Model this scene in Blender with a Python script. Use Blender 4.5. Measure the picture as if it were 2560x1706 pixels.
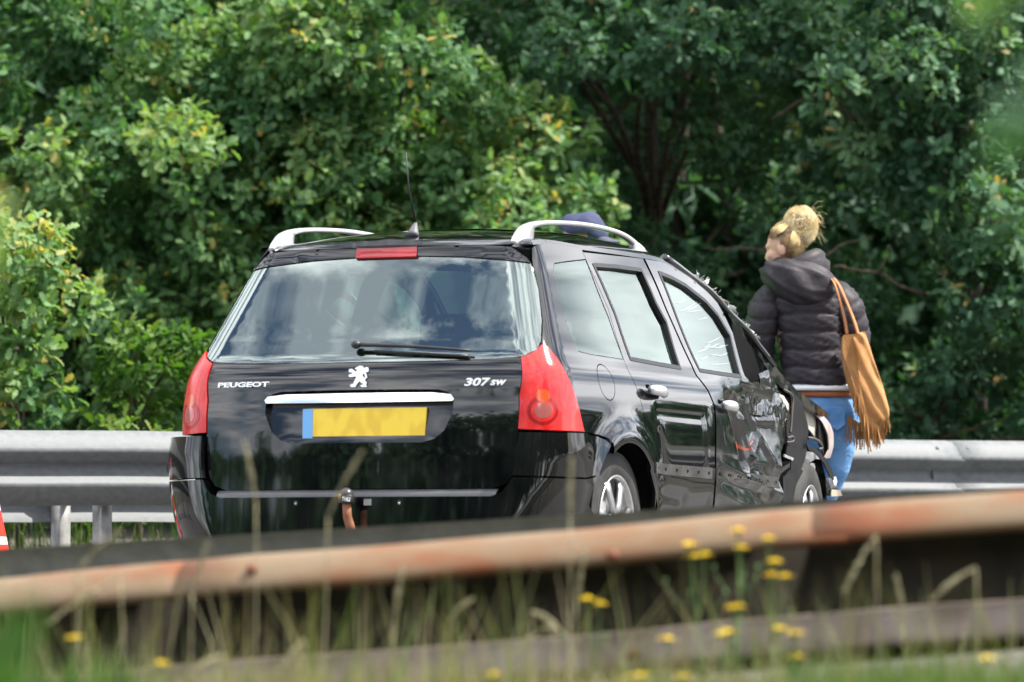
import bpy, bmesh, math, random
import numpy as np
from mathutils import Vector, Matrix
from mathutils.geometry import delaunay_2d_cdt

# ------------------------------------------------------------------ scene, camera, sky, sun
for o in list(bpy.data.objects): bpy.data.objects.remove(o)
scene = bpy.context.scene
COL = scene.collection
random.seed(7); RNG = np.random.default_rng(11)

F = 11300.; PSI = math.radians(22.5); CAM = np.array([7.668, -16.77, 0.16])
PITCH = math.atan(547 / F)
CR = np.array([math.cos(PSI), math.sin(PSI), 0.]); CD0 = np.array([-math.sin(PSI), math.cos(PSI), 0.])
CD = CD0 * math.cos(PITCH) + np.array([0, 0, math.sin(PITCH)]); CU = np.cross(CR, CD)

cd = bpy.data.cameras.new('camera'); cam = bpy.data.objects.new('camera', cd); COL.objects.link(cam)
M = Matrix(((CR[0], CU[0], -CD[0], CAM[0]), (CR[1], CU[1], -CD[1], CAM[1]), (CR[2], CU[2], -CD[2], CAM[2]), (0, 0, 0, 1)))
cam.matrix_world = M
cd.sensor_width = 36; cd.sensor_fit = 'HORIZONTAL'; cd.lens = 36 * F / 2560
cd.clip_start = 0.1; cd.clip_end = 3000
cd.dof.use_dof = True; cd.dof.focus_distance = 20.0; cd.dof.aperture_fstop = 2.6
scene.camera = cam

SUN_EL = math.radians(57)
_sh = CR * 1.0 - CD0 * 0.12            # horizontal direction towards the sun: to the right of the camera
_sh = _sh / np.linalg.norm(_sh)
SUN_DIR = np.array([_sh[0] * math.cos(SUN_EL), _sh[1] * math.cos(SUN_EL), math.sin(SUN_EL)])
sl = bpy.data.lights.new('sun', 'SUN'); sl.energy = 5.0; sl.angle = math.radians(0.6); sl.color = (1.0, 0.95, 0.86)
so = bpy.data.objects.new('sun', sl); COL.objects.link(so)
so.rotation_euler = Vector(-SUN_DIR).to_track_quat('-Z', 'Y').to_euler()

world = bpy.data.worlds.new('World'); scene.world = world; world.use_nodes = True
nt = world.node_tree; nt.nodes.clear()
wo = nt.nodes.new('ShaderNodeOutputWorld'); bg = nt.nodes.new('ShaderNodeBackground')
sky = nt.nodes.new('ShaderNodeTexSky'); sky.sky_type = 'NISHITA'; sky.sun_disc = False
sky.sun_elevation = SUN_EL; sky.sun_rotation = math.atan2(SUN_DIR[0], SUN_DIR[1])
tc = nt.nodes.new('ShaderNodeTexCoord'); mp = nt.nodes.new('ShaderNodeMapping'); mp.inputs['Scale'].default_value = (1.0, 1.0, 2.3); mp.inputs['Location'].default_value = (3.1, 1.7, .4)
n1 = nt.nodes.new('ShaderNodeTexNoise'); n1.inputs['Scale'].default_value = 4.6; n1.inputs['Detail'].default_value = 9; n1.inputs['Roughness'].default_value = .58
n2 = nt.nodes.new('ShaderNodeTexNoise'); n2.inputs['Scale'].default_value = 8.0; n2.inputs['Detail'].default_value = 6
r1 = nt.nodes.new('ShaderNodeValToRGB'); r1.color_ramp.elements[0].position = .38; r1.color_ramp.elements[1].position = .50
r2 = nt.nodes.new('ShaderNodeValToRGB'); r2.color_ramp.elements[0].position = .38; r2.color_ramp.elements[1].position = .60
r2.color_ramp.elements[0].color = (4.6, 5.0, 5.8, 1); r2.color_ramp.elements[1].color = (15.5, 15.6, 16.0, 1)
mx = nt.nodes.new('ShaderNodeMix'); mx.data_type = 'RGBA'
L = nt.links.new
L(tc.outputs['Generated'], mp.inputs['Vector']); L(mp.outputs[0], n1.inputs['Vector']); L(mp.outputs[0], n2.inputs['Vector'])
L(n1.outputs['Fac'], r1.inputs['Fac']); L(n2.outputs['Fac'], r2.inputs['Fac'])
L(r1.outputs['Color'], mx.inputs['Factor']); L(sky.outputs['Color'], mx.inputs['A']); L(r2.outputs['Color'], mx.inputs['B'])
L(mx.outputs['Result'], bg.inputs['Color']); bg.inputs['Strength'].default_value = 0.12
L(bg.outputs[0], wo.inputs['Surface'])

vs = scene.view_settings; vs.view_transform = 'Standard'; vs.look = 'None'; vs.exposure = 1.0; vs.gamma = 1.0; vs.use_curve_mapping = False
try:
    scene.cycles.max_bounces = 8; scene.cycles.transparent_max_bounces = 16; scene.cycles.glossy_bounces = 4
    scene.cycles.caustics_reflective = False; scene.cycles.caustics_refractive = False
    scene.cycles.use_denoising = True
except Exception: pass

# ------------------------------------------------------------------ helpers
def at(px, py, depth):
    """a world point on the line of sight through a photograph pixel, depth metres along the optical axis"""
    return CAM + CD * depth + CR * (px - 1280) / F * depth + CU * (853 - py) / F * depth
def grd(u, v, z):
    """u metres to the right of the camera, v metres ahead of it, at height z"""
    p = CAM + CR * u + CD0 * v; return np.array([p[0], p[1], z])
def proj(P):
    v = np.asarray(P, float) - CAM; z = v @ CD
    return np.stack([1280 + F * (v @ CR) / z, 853 - F * (v @ CU) / z], -1)
def ray_x(px, py, x):
    d = CD + CR * (px - 1280) / F + CU * (853 - py) / F
    return CAM + d * (x - CAM[0]) / d[0]

def mat(name, color=(.5, .5, .5), rough=.5, metal=0., spec=.5, coat=0., trans=0., emis=None):
    m = bpy.data.materials.new(name); m.use_nodes = True; b = m.node_tree.nodes['Principled BSDF']
    b.inputs['Base Color'].default_value = (*color, 1); b.inputs['Roughness'].default_value = rough
    b.inputs['Metallic'].default_value = metal; b.inputs['Specular IOR Level'].default_value = spec
    b.inputs['Coat Weight'].default_value = coat; b.inputs['Coat Roughness'].default_value = .02; b.inputs['Coat IOR'].default_value = 1.65
    b.inputs['Transmission Weight'].default_value = trans
    return m
def bsdf(m): return m.node_tree.nodes['Principled BSDF']
def noisy(m, c1, c2, scale=8., detail=6., lo=.35, hi=.65, stretch=(1, 1, 1), c3=None, coord='Object', rough=None, bump=0., bscale=None):
    """mix two or three colours by noise on the base colour, optional roughness range and bump"""
    nt = m.node_tree; b = bsdf(m); t = nt.nodes.new('ShaderNodeTexCoord'); mp = nt.nodes.new('ShaderNodeMapping'); mp.inputs['Scale'].default_value = stretch
    n = nt.nodes.new('ShaderNodeTexNoise'); n.inputs['Scale'].default_value = scale; n.inputs['Detail'].default_value = detail
    r = nt.nodes.new('ShaderNodeValToRGB'); e = r.color_ramp.elements
    e[0].position = lo; e[1].position = hi; e[0].color = (*c1, 1); e[1].color = (*c2, 1)
    if c3 is not None:
        k = e.new((lo + hi) / 2); k.color = (*c3, 1)
    l = nt.links.new; l(t.outputs[coord], mp.inputs[0]); l(mp.outputs[0], n.inputs['Vector']); l(n.outputs['Fac'], r.inputs['Fac']); l(r.outputs['Color'], b.inputs['Base Color'])
    if rough:
        q = nt.nodes.new('ShaderNodeMapRange'); q.inputs['To Min'].default_value = rough[0]; q.inputs['To Max'].default_value = rough[1]
        l(n.outputs['Fac'], q.inputs['Value']); l(q.outputs[0], b.inputs['Roughness'])
    if bump:
        n2 = nt.nodes.new('ShaderNodeTexNoise'); n2.inputs['Scale'].default_value = bscale or scale * 4; n2.inputs['Detail'].default_value = 5
        l(mp.outputs[0], n2.inputs['Vector'])
        bp = nt.nodes.new('ShaderNodeBump'); bp.inputs['Strength'].default_value = bump; bp.inputs['Distance'].default_value = .01
        l(n2.outputs['Fac'], bp.inputs['Height']); l(bp.outputs[0], b.inputs['Normal'])
    return m

def link(o, parent=None):
    COL.objects.link(o)
    if parent is not None:
        o.parent = parent; o.matrix_parent_inverse = Matrix.Translation(-Vector(parent['_base']) if '_base' in parent.keys() else Vector((0, 0, 0)))
    return o
def tag(o, label=None, cat=None, group=None, kind=None):
    if label: o['label'] = label
    if cat: o['category'] = cat
    if group: o['group'] = group
    if kind: o['kind'] = kind
    return o
def thing(name, label, cat, base=(0, 0, 0), group=None):
    o = bpy.data.objects.new(name, None); o.location = base; o['_base'] = [float(x) for x in base]; COL.objects.link(o)
    o.empty_display_size = .1
    return tag(o, label, cat, group)
def mk(name, V, Fc, m, parent=None, smooth=True, normals=None):
    me = bpy.data.meshes.new(name); V = np.asarray(V, float)
    me.from_pydata(V.tolist(), [], [list(map(int, f)) for f in Fc]); me.update()
    if m is not None: me.materials.append(m)
    if smooth: me.polygons.foreach_set('use_smooth', np.ones(len(me.polygons), bool))
    if normals is not None:
        me.normals_split_custom_set_from_vertices([tuple(n) for n in normals])
    o = bpy.data.objects.new(name, me)
    return link(o, parent)
def mk_tris(name, V, T, m, parent=None, tint=None, smooth=False):
    """fast mesh from numpy triangles, with an optional per-vertex tint value"""
    me = bpy.data.meshes.new(name); V = np.ascontiguousarray(V, np.float32); T = np.ascontiguousarray(T, np.int32)
    me.vertices.add(len(V)); me.vertices.foreach_set('co', V.ravel()); me.loops.add(T.size); me.loops.foreach_set('vertex_index', T.ravel())
    me.polygons.add(len(T)); me.polygons.foreach_set('loop_start', np.arange(0, T.size, 3, dtype=np.int32))
    try: me.polygons.foreach_set('loop_total', np.full(len(T), 3, np.int32))
    except Exception: pass
    if smooth: me.polygons.foreach_set('use_smooth', np.ones(len(T), bool))
    if tint is not None:
        a = me.attributes.new('tint', 'FLOAT', 'POINT'); a.data.foreach_set('value', np.ascontiguousarray(tint, np.float32))
    me.update(calc_edges=True); me.validate()
    me.materials.append(m); o = bpy.data.objects.new(name, me); return link(o, parent)

class MB:
    """collects simple shapes into one mesh"""
    def __init__(s): s.v = []; s.f = []
    def add(s, V, Fc):
        k = len(s.v); s.v += [list(map(float, p)) for p in V]; s.f += [[i + k for i in f] for f in Fc]; return s
    def box(s, c, size, ax=None):
        ax = np.eye(3) if ax is None else np.asarray(ax, float); c = np.asarray(c, float); h = np.asarray(size, float) / 2
        V = [c + ax[0] * h[0] * i + ax[1] * h[1] * j + ax[2] * h[2] * k for i in (-1, 1) for j in (-1, 1) for k in (-1, 1)]
        return s.add(V, [(0, 1, 3, 2), (4, 6, 7, 5), (0, 4, 5, 1), (2, 3, 7, 6), (0, 2, 6, 4), (1, 5, 7, 3)])
    def tube(s, pts, rad, n=8, cap=True, flat=None):
        pts = np.asarray(pts, float); rad = np.broadcast_to(np.asarray(rad, float), (len(pts),)); V = []; Fc = []
        prev = None
        for i, p in enumerate(pts):
            t = pts[min(i + 1, len(pts) - 1)] - pts[max(i - 1, 0)]; t = t / (np.linalg.norm(t) + 1e-9)
            if prev is None:
                a = np.cross(t, (0, 0, 1)) if abs(t[2]) < .9 else np.cross(t, (1, 0, 0))
            else: a = prev - t * (prev @ t)
            a = a / (np.linalg.norm(a) + 1e-9); prev = a; b = np.cross(t, a)
            for k in range(n):
                q = 2 * math.pi * k / n; V.append(p + rad[i] * (a * math.cos(q) + b * math.sin(q) * (flat or 1)))
        for i in range(len(pts) - 1):
            for k in range(n): Fc.append((i * n + k, i * n + (k + 1) % n, (i + 1) * n + (k + 1) % n, (i + 1) * n + k))
        if cap: Fc += [tuple(range(n))[::-1], tuple((len(pts) - 1) * n + k for k in range(n))]
        return s.add(V, Fc)
    def rings(s, R, cap=True, closed=True):
        R = [np.asarray(r, float) for r in R]; n = len(R[0]); V = np.concatenate(R); Fc = []
        for i in range(len(R) - 1):
            for k in range(n if closed else n - 1): Fc.append((i * n + k, i * n + (k + 1) % n, (i + 1) * n + (k + 1) % n, (i + 1) * n + k))
        if cap: Fc += [tuple(range(n))[::-1], tuple((len(R) - 1) * n + k for k in range(n))]
        return s.add(V, Fc)
    def lathe(s, prof, origin, axis, n=40, e1=None):
        axis = np.asarray(axis, float); axis /= np.linalg.norm(axis); e1 = np.cross(axis, (0, 0, 1)) if abs(axis[2]) < .9 else np.array([1., 0, 0]); e1 /= np.linalg.norm(e1); e2 = np.cross(axis, e1)
        V = []; Fc = []; m = len(prof)
        for k in range(n):
            q = 2 * math.pi * k / n; d = e1 * math.cos(q) + e2 * math.sin(q)
            V += [np.asarray(origin) + axis * a + d * r for (r, a) in prof]
        for k in range(n):
            for i in range(m - 1): Fc.append((k * m + i, k * m + i + 1, ((k + 1) % n) * m + i + 1, ((k + 1) % n) * m + i))
        return s.add(V, Fc)
    def ball(s, c, r, n=16, m=10, sq=None):
        c = np.asarray(c, float); r = np.broadcast_to(np.asarray(r, float), (3,)); V = []; Fc = []
        for i in range(m + 1):
            th = math.pi * i / m
            for k in range(n):
                q = 2 * math.pi * k / n; d = np.array([math.sin(th) * math.cos(q), math.sin(th) * math.sin(q), math.cos(th)])
                if sq: d = np.sign(d) * np.abs(d) ** sq
                V.append(c + d * r)
        for i in range(m):
            for k in range(n): Fc.append((i * n + k, (i + 1) * n + k, (i + 1) * n + (k + 1) % n, i * n + (k + 1) % n))
        return s.add(V, Fc)
    def build(s, name, m, parent=None, smooth=True, weld=False, bevel=0.):
        o = mk(name, s.v, s.f, m, parent, smooth)
        if weld:
            b = bmesh.new(); b.from_mesh(o.data); bmesh.ops.remove_doubles(b, verts=b.verts, dist=1e-4); bmesh.ops.recalc_face_normals(b, faces=b.faces); b.to_mesh(o.data); b.free()
        if bevel:
            md = o.modifiers.new('bevel', 'BEVEL'); md.width = bevel; md.segments = 2; md.limit_method = 'ANGLE'; md.angle_limit = math.radians(40)
        return o
def rowsmooth(xs, ys):
    xs = np.array(xs, float); ys = np.array(ys, float); h = np.diff(xs); d = np.diff(ys) / h; m = np.zeros_like(ys); m[0] = d[0]; m[-1] = d[-1]
    for i in range(1, len(xs) - 1): m[i] = 0 if d[i - 1] * d[i] <= 0 else (d[i - 1] * h[i] + d[i] * h[i - 1]) / (h[i - 1] + h[i])
    def f(x):
        x = np.clip(np.asarray(x, float), xs[0], xs[-1]); i = np.clip(np.searchsorted(xs, x) - 1, 0, len(xs) - 2); t = (x - xs[i]) / h[i]
        return (2 * t**3 - 3 * t**2 + 1) * ys[i] + (t**3 - 2 * t**2 + t) * h[i] * m[i] + (-2 * t**3 + 3 * t**2) * ys[i + 1] + (t**3 - t**2) * h[i] * m[i + 1]
    return f
def catmull(P, n=6):
    P = np.asarray(P, float); Q = np.vstack([2 * P[0] - P[1], P, 2 * P[-1] - P[-2]]); out = []
    for i in range(1, len(Q) - 2):
        for k in range(n):
            t = k / n; out.append(.5 * ((2 * Q[i]) + (-Q[i - 1] + Q[i + 1]) * t + (2 * Q[i - 1] - 5 * Q[i] + 4 * Q[i + 1] - Q[i + 2]) * t * t + (-Q[i - 1] + 3 * Q[i] - 3 * Q[i + 1] + Q[i + 2]) * t**3))
    out.append(P[-1]); return np.array(out)
# ------------------------------------------------------------------ ground, road, guardrails
m_soil = noisy(mat('verge_soil', rough=.95), (.05, .05, .038), (.09, .084, .066), scale=1.5, detail=9)
m_asph = noisy(mat('asphalt', rough=.85), (.11, .107, .105), (.16, .155, .15), scale=60, detail=5, bump=.25)
m_galv = noisy(mat('galvanised_steel', rough=.6, metal=.1, spec=.3), (.125, .133, .138), (.18, .188, .194), scale=26, detail=7, lo=.3, hi=.75, stretch=(1, 1, 1.5), rough=(.5, .7))
m_galv_d = noisy(mat('weathered_steel', rough=.6, metal=.3), (.22, .23, .21), (.34, .34, .32), scale=14, detail=7, rough=(.5, .75))
m_rust = noisy(mat('rusty_rail_paint', rough=.8), (.17, .050, .015), (.17, .118, .070), scale=3.2, detail=8, lo=.36, hi=.60, c3=(.165, .092, .046), stretch=(1, 1, 3), bump=.2, bscale=60)
m_post = noisy(mat('post_steel', rough=.6, metal=.2), (.20, .20, .20), (.36, .36, .35), scale=12, detail=6)
m_bolt = mat('bolt_head', (.10, .10, .10), .55, .5)

def hgt(v): return np.interp(v, [-60, 14.8, 16.6, 24.2, 25.2, 30, 40, 420], [-.46, -.46, 0, 0, .14, .45, 1.4, 4.0])
vv = np.concatenate([np.linspace(-320, -20, 12), np.linspace(-10, 40, 60), np.linspace(42, 66, 9), np.linspace(80, 420, 10)])
uu = np.concatenate([np.linspace(-420, -40, 14), np.linspace(-30, 30, 21), np.linspace(40, 420, 14)])
def hill(u, v): a = min(1, max(0, (v - 39) / 16)); b = min(1, max(0, (13 - u) / 9)); return 13 * a * a * (3 - 2 * a) * b * b * (3 - 2 * b)
V = [grd(u, v, float(hgt(v)) + hill(u, v)) for v in vv for u in uu]; n = len(uu)
tag(mk('ground', V, [(i * n + j, i * n + j + 1, (i + 1) * n + j + 1, (i + 1) * n + j) for i in range(len(vv) - 1) for j in range(n - 1)], m_soil), kind='structure')
def sheet(name, v0, v1, z, m, u0=-160, u1=160, seg=32):
    V = []; us = np.linspace(u0, u1, seg + 1)
    for u in us: V += [grd(u, v0, z), grd(u, v1, z)]
    return tag(mk(name, V, [(2 * i, 2 * i + 2, 2 * i + 3, 2 * i + 1) for i in range(seg)], m, smooth=False), kind='structure')
sheet('road', 16.7, 23.0, .004, m_asph)
sheet('near_carriageway', -19, -8, -.456, m_asph)

PROF = [(.0, 0), (-.006, .016), (-.03, .044), (-.085, .083), (-.10, .087), (-.113, .083), (-.158, .022), (-.172, .014), (-.193, .014), (-.207, .022), (-.252, .083), (-.265, .087), (-.28, .083), (-.335, .044), (-.359, .016), (-.365, 0)]
UPB = [(.0, -.02), (-.004, .012), (-.022, .048), (-.060, .084), (-.084, .098), (-.096, .098), (-.103, .090), (-.106, .04), (-.106, .0)]
m_grime = noisy(mat('grimy_beam', rough=.85), (.13, .095, .075), (.25, .20, .17), scale=5, detail=8, bump=.2, bscale=60)
m_hollow_shade = noisy(mat('hollow_shade', rough=.9), (.010, .008, .005), (.03, .022, .013), scale=6)  # near-black colour stands in for the shade between the two beams
def wbeam(name, A, B, m, parent, out, tilt_pts=None, thick=.004, seg=14, wob=.0, prof=PROF):
    """corrugated beam from A to B (top edge), corrugations standing out towards 'out'"""
    A = np.asarray(A, float); B = np.asarray(B, float); out = np.asarray(out, float); rows = []
    front = [(z, d) for z, d in prof]; back = [(z, d - thick) for z, d in prof[::-1]]
    for i in range(seg + 1):
        t = i / seg; p = A + (B - A) * t; w = wob * math.sin(7.3 * t + 1) + wob * .6 * math.sin(17 * t)
        rows.append([p + np.array([0, 0, z + w]) + out * d for z, d in front + back])
    b = MB(); b.rings(rows); return b.build(name, m, parent, True, weld=True)
def auto_sharp(o, ang=35):
    b = bmesh.new(); b.from_mesh(o.data)
    for e in b.edges:
        if len(e.link_faces) == 2 and e.calc_face_angle(0) > math.radians(ang): e.smooth = False
    b.to_mesh(o.data); b.free(); return o

# rear guardrail behind the car: front beam, lower back beam, round posts
def on_rail(px, dz=0, back=0.):
    t = (px + 700) / 4000.; dep = 21.8 + (24.0 - 21.8) * (px / 2560.)
    p = CAM + CD0 * (dep + back) + CR * (px - 1280) / F * dep; return np.array([p[0], p[1], .787 + dz])
A, B = on_rail(-900), on_rail(3500); dirr = (B - A) / np.linalg.norm(B - A); outn = np.cross(dirr, (0, 0, 1.)); outn = outn if outn @ CD0 < 0 else -outn
rail = thing('guardrail', 'galvanised double guardrail with round posts behind the black car, below the trees', 'guardrail', (*on_rail(1280)[:2], 0))
joints = [-2800, -900, 420, 2330, 3900, 5400]
for a, b in zip(joints[:-1], joints[1:]):
    A2, B2 = on_rail(a), on_rail(b)
    bo = wbeam('beam', A2 + outn * (.0), B2 + dirr * .25 + outn * (.0 if a != 420 else .006), m_galv, rail, outn, wob=.002)
    # slotted mounting box and bolts at the joint
    for px in (a,):
        q = on_rail(px) + dirr * .02
        mb = MB(); ax = [dirr, outn, np.array([0, 0, 1.])]
        for (dx, dz, sx, sz) in ((-.03, -.183, .006, .075), (.035, -.2175, .13, .006), (.035, -.1485, .10, .006)):
            mb.box(q + dirr * dx + outn * .026 + np.array([0, 0, dz]), (sx, .012, sz), ax)
        mb.build('mounting_slot', m_bolt, rail, False)
        for dx in (-.02, .16):
            for dz in (-.045, -.30):
                k = MB(); k.ball(q + dirr * dx + outn * (.052 if dz > -.1 else .070) + np.array([0, 0, dz]), (.014, .014, .014), 10, 6); k.build('bolt', m_bolt, rail)
for a, b in zip(joints[:-1], joints[1:]):
    wbeam('back_beam', on_rail(a, -.075, .62), on_rail(b, -.075, .62) + dirr * .2, m_galv, rail, -outn, wob=.002)
for px in (-2300, -1500, -640, 272, 1180, 2090, 3000, 3900, 4800):
    p = on_rail(px) - outn * .10; k = MB(); k.tube([(p[0], p[1], -.3), (p[0], p[1], .74)], .048, 16); k.build('post', m_post, rail)
    p = on_rail(px - 150, 0, .60); k = MB(); k.tube([(p[0], p[1], -.3), (p[0], p[1], .66)], .048, 16); k.build('post', m_post, rail)
    k = MB(); q = on_rail(px) - outn * .1; r_ = on_rail(px - 150, 0, .60); k.box((q + r_) / 2 * [1, 1, 0] + np.array([0, 0, .52]), (np.linalg.norm((r_ - q)[:2]), .05, .09), [(r_ - q) / np.linalg.norm(r_ - q), np.array([0, 0, 1.]), np.cross((r_ - q) / np.linalg.norm(r_ - q), (0, 0, 1.))]); k.build('spacer', m_galv_d, rail, False)

# near guardrail, out of focus: a rusty front beam and a darker beam behind it
near = thing('rusty_guardrail', 'rust-stained tan guardrail running across the blurred foreground', 'guardrail', (*grd(0, 12.2, 0)[:2], -.46))
A = at(-700, 1443 + 62, 12.8); B = at(3300, 1221 - 60, 11.7); dn = (B - A) / np.linalg.norm(B - A); on = np.cross(dn, (0, 0, 1.)); on /= np.linalg.norm(on); on = on if on @ CD0 < 0 else -on
for t0, t1 in ((-.7, -.12), (-.12, .31), (.31, .70), (.70, 1.12), (1.12, 1.7)):
    wbeam('upper_beam', A + (B - A) * t0 + on * (.006 if t0 == .31 else 0), A + (B - A) * t1 + dn * .12, m_rust, near, on, seg=10, wob=.003, prof=UPB)
    wbeam('lower_beam', A + (B - A) * t0 + on * (.006 if t0 == .31 else 0) - [0, 0, .285], A + (B - A) * t1 + dn * .12 - [0, 0, .285], m_grime, near, on, seg=10, wob=.003, prof=UPB)
    wbeam('shade_plate', A + (B - A) * t0 - on * .05, A + (B - A) * t1 - on * .05, m_hollow_shade, near, on, seg=4, prof=[(-.02, 0), (-.04, .004), (-.40, .004), (-.42, 0)])  # added dark sheet, painting the shaded hollow behind the beams
for px in (-2600, -600, 560, 1745, 2900, 4300):
    t = (px + 700) / 4000; p = A + (B - A) * t
    k = MB(); k.box((p[0] - on[0] * .09, p[1] - on[1] * .09, p[2] - .46), (.08, .08, .85), [dn * [1, 1, 0], on, np.array([0, 0, 1.])]); k.build('post', m_post, near, False)
for px, dz in ((735, -.04), (1640, -.085), (1690, -.35)):
    t = (px + 700) / 4000; p = A + (B - A) * t; k = MB(); k.ball(p + on * (.08 if dz > -.05 else .096) + np.array([0, 0, dz]), .018, 10, 6); k.build('bolt', mat('rusty_bolt_%d' % px, (.16, .05, .025), .8), near)
dark = thing('dark_guardrail', 'dark weathered guardrail seen just above the rusty foreground rail', 'guardrail', (*grd(0, 14.0, 0)[:2], -.46))
A = at(-700, 1415, 14.3); B = at(3300, 1172, 13.6); dn = (B - A) / np.linalg.norm(B - A); on = np.cross(dn, (0, 0, 1.)); on /= np.linalg.norm(on); on = on if on @ CD0 > 0 else -on
wbeam('beam', A - (B - A) * .7, B + (B - A) * .7, m_galv_d, dark, on, seg=18, wob=.002)
for px in (-2400, -1300, -200, 900, 2050, 3100, 4200, 5300):
    t = (px + 700) / 4000; p = A + (B - A) * t; k = MB(); k.box((p[0] + on[0] * .12, p[1] + on[1] * .12, p[2] - .44), (.07, .10, .8), [dn * [1, 1, 0], on, np.array([0, 0, 1.])]); k.build('post', m_post, dark, False)

# traffic cone at the left edge
m_cone_r = mat('cone_red', (.62, .035, .02), .45); m_cone_w = mat('cone_white', (.72, .74, .76), .4)
cb = at(-46, 1470, 20.6); cone = thing('traffic_cone', 'red and white striped traffic cone at the left edge in front of the guardrail', 'traffic cone', (cb[0], cb[1], 0))
zs = [.03, .16, .32, .40, .55]; zs = [.03, .255, .283, .40, .425, .56]
def cone_r(z): return .16 - (.16 - .035) * (z - .03) / .6
for i, (z0, z1) in enumerate(((.03, .23), (.23, .265), (.265, .385), (.385, .46), (.46, .62))):
    k = MB(); k.lathe([(cone_r(z0), z0), (cone_r(z1), z1)] + ([(0, z1)] if i == 4 else []), (cb[0], cb[1], 0), (0, 0, 1.), 28); k.build('stripe' if i else 'cone_body', (m_cone_r, m_cone_w, m_cone_r, m_cone_w, m_cone_r)[i], cone)
k = MB(); k.box((cb[0], cb[1], .018), (.38, .38, .03)); k.build('base', m_bolt, cone, False, bevel=.008)
# ------------------------------------------------------------------ trees
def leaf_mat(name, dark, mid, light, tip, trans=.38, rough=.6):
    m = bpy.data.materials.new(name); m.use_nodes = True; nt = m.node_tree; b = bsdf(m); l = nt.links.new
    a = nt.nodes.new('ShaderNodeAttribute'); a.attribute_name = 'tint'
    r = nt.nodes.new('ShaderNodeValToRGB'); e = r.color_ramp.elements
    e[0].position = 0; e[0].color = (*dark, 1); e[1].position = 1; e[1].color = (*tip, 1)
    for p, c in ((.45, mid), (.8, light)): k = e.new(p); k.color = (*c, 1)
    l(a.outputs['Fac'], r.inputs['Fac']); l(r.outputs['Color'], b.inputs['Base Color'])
    b.inputs['Roughness'].default_value = rough; b.inputs['Specular IOR Level'].default_value = .3
    t = nt.nodes.new('ShaderNodeBsdfTranslucent'); g = nt.nodes.new('ShaderNodeMix'); g.data_type = 'RGBA'; g.blend_type = 'MULTIPLY'; g.inputs['Factor'].default_value = 1
    g.inputs['B'].default_value = (1.4, 1.6, .6, 1); l(r.outputs['Color'], g.inputs['A']); l(g.outputs['Result'], t.inputs['Color'])
    ms = nt.nodes.new('ShaderNodeMixShader'); ms.inputs[0].default_value = trans
    l(b.outputs[0], ms.inputs[1]); l(t.outputs[0], ms.inputs[2]); l(ms.outputs[0], nt.nodes['Material Output'].inputs['Surface'])
    return m
m_leafA = leaf_mat('oak_leaf_bright', (.040, .102, .044), (.088, .195, .080), (.20, .31, .12), (.48, .33, .09))
m_leafB = leaf_mat('oak_leaf_deep', (.030, .085, .046), (.070, .155, .078), (.155, .25, .115), (.34, .23, .08), trans=.28)
m_leafC = leaf_mat('shrub_leaf', (.03, .075, .018), (.06, .14, .025), (.14, .22, .05), (.30, .22, .08))
m_bark = noisy(mat('bark', rough=.95), (.022, .018, .013), (.060, .047, .034), scale=9, detail=8, stretch=(1, 1, .25), bump=.5)
m_twig = noisy(mat('twig_bark', rough=.9), (.030, .024, .017), (.10, .075, .046), scale=20, detail=5)

# lobed oak leaf: base at origin, tip at u=1, folded slightly along the midrib and drooping at the tip
_o = [(.12, .05), (.32, .22), (.42, .13), (.62, .29), (.72, .16), (.87, .20)]
_L = [(0, 0, 0), (.42, 0, .0), (.78, 0, -.03), (1., 0, -.10)] + [(u, w, .28 * w - .06 * u * u) for u, w in _o] + [(u, -w, .28 * w - .06 * u * u) for u, w in _o]
LEAF_V = np.array(_L)
def _side(k): return [(0, k, 1), (k, k + 1, 1), (k + 1, k + 2, 1), (k + 2, k + 3, 1), (1, k + 3, 2), (k + 3, k + 4, 2), (k + 4, k + 5, 2), (k + 5, 3, 2)]
LEAF_T = np.array(_side(4) + [(a, c, b) for a, b, c in _side(10)])
SL_V = np.array([(0, 0, 0), (.55, .24, .06), (1, 0, -.08), (.55, -.24, .06)]); SL_T = np.array([(0, 1, 2), (0, 2, 3)])
def unit(a): return a / (np.linalg.norm(a, axis=-1, keepdims=True) + 1e-9)
def leaves(P, Dr, N, size, simple=False):
    """P positions, Dr along-leaf directions, N approximate normals -> verts, tris"""
    LV, LT = (SL_V, SL_T) if simple else (LEAF_V, LEAF_T)
    Dr = unit(Dr); N = unit(N - Dr * (N * Dr).sum(-1, keepdims=True)); W = np.cross(N, Dr)
    V = P[:, None] + size[:, None, None] * (LV[None, :, 0:1] * Dr[:, None] + LV[None, :, 1:2] * W[:, None] + LV[None, :, 2:3] * N[:, None])
    T = LT[None] + (np.arange(len(P)) * len(LV))[:, None, None]
    return V.reshape(-1, 3), T.reshape(-1, 3), len(LV)
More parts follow.
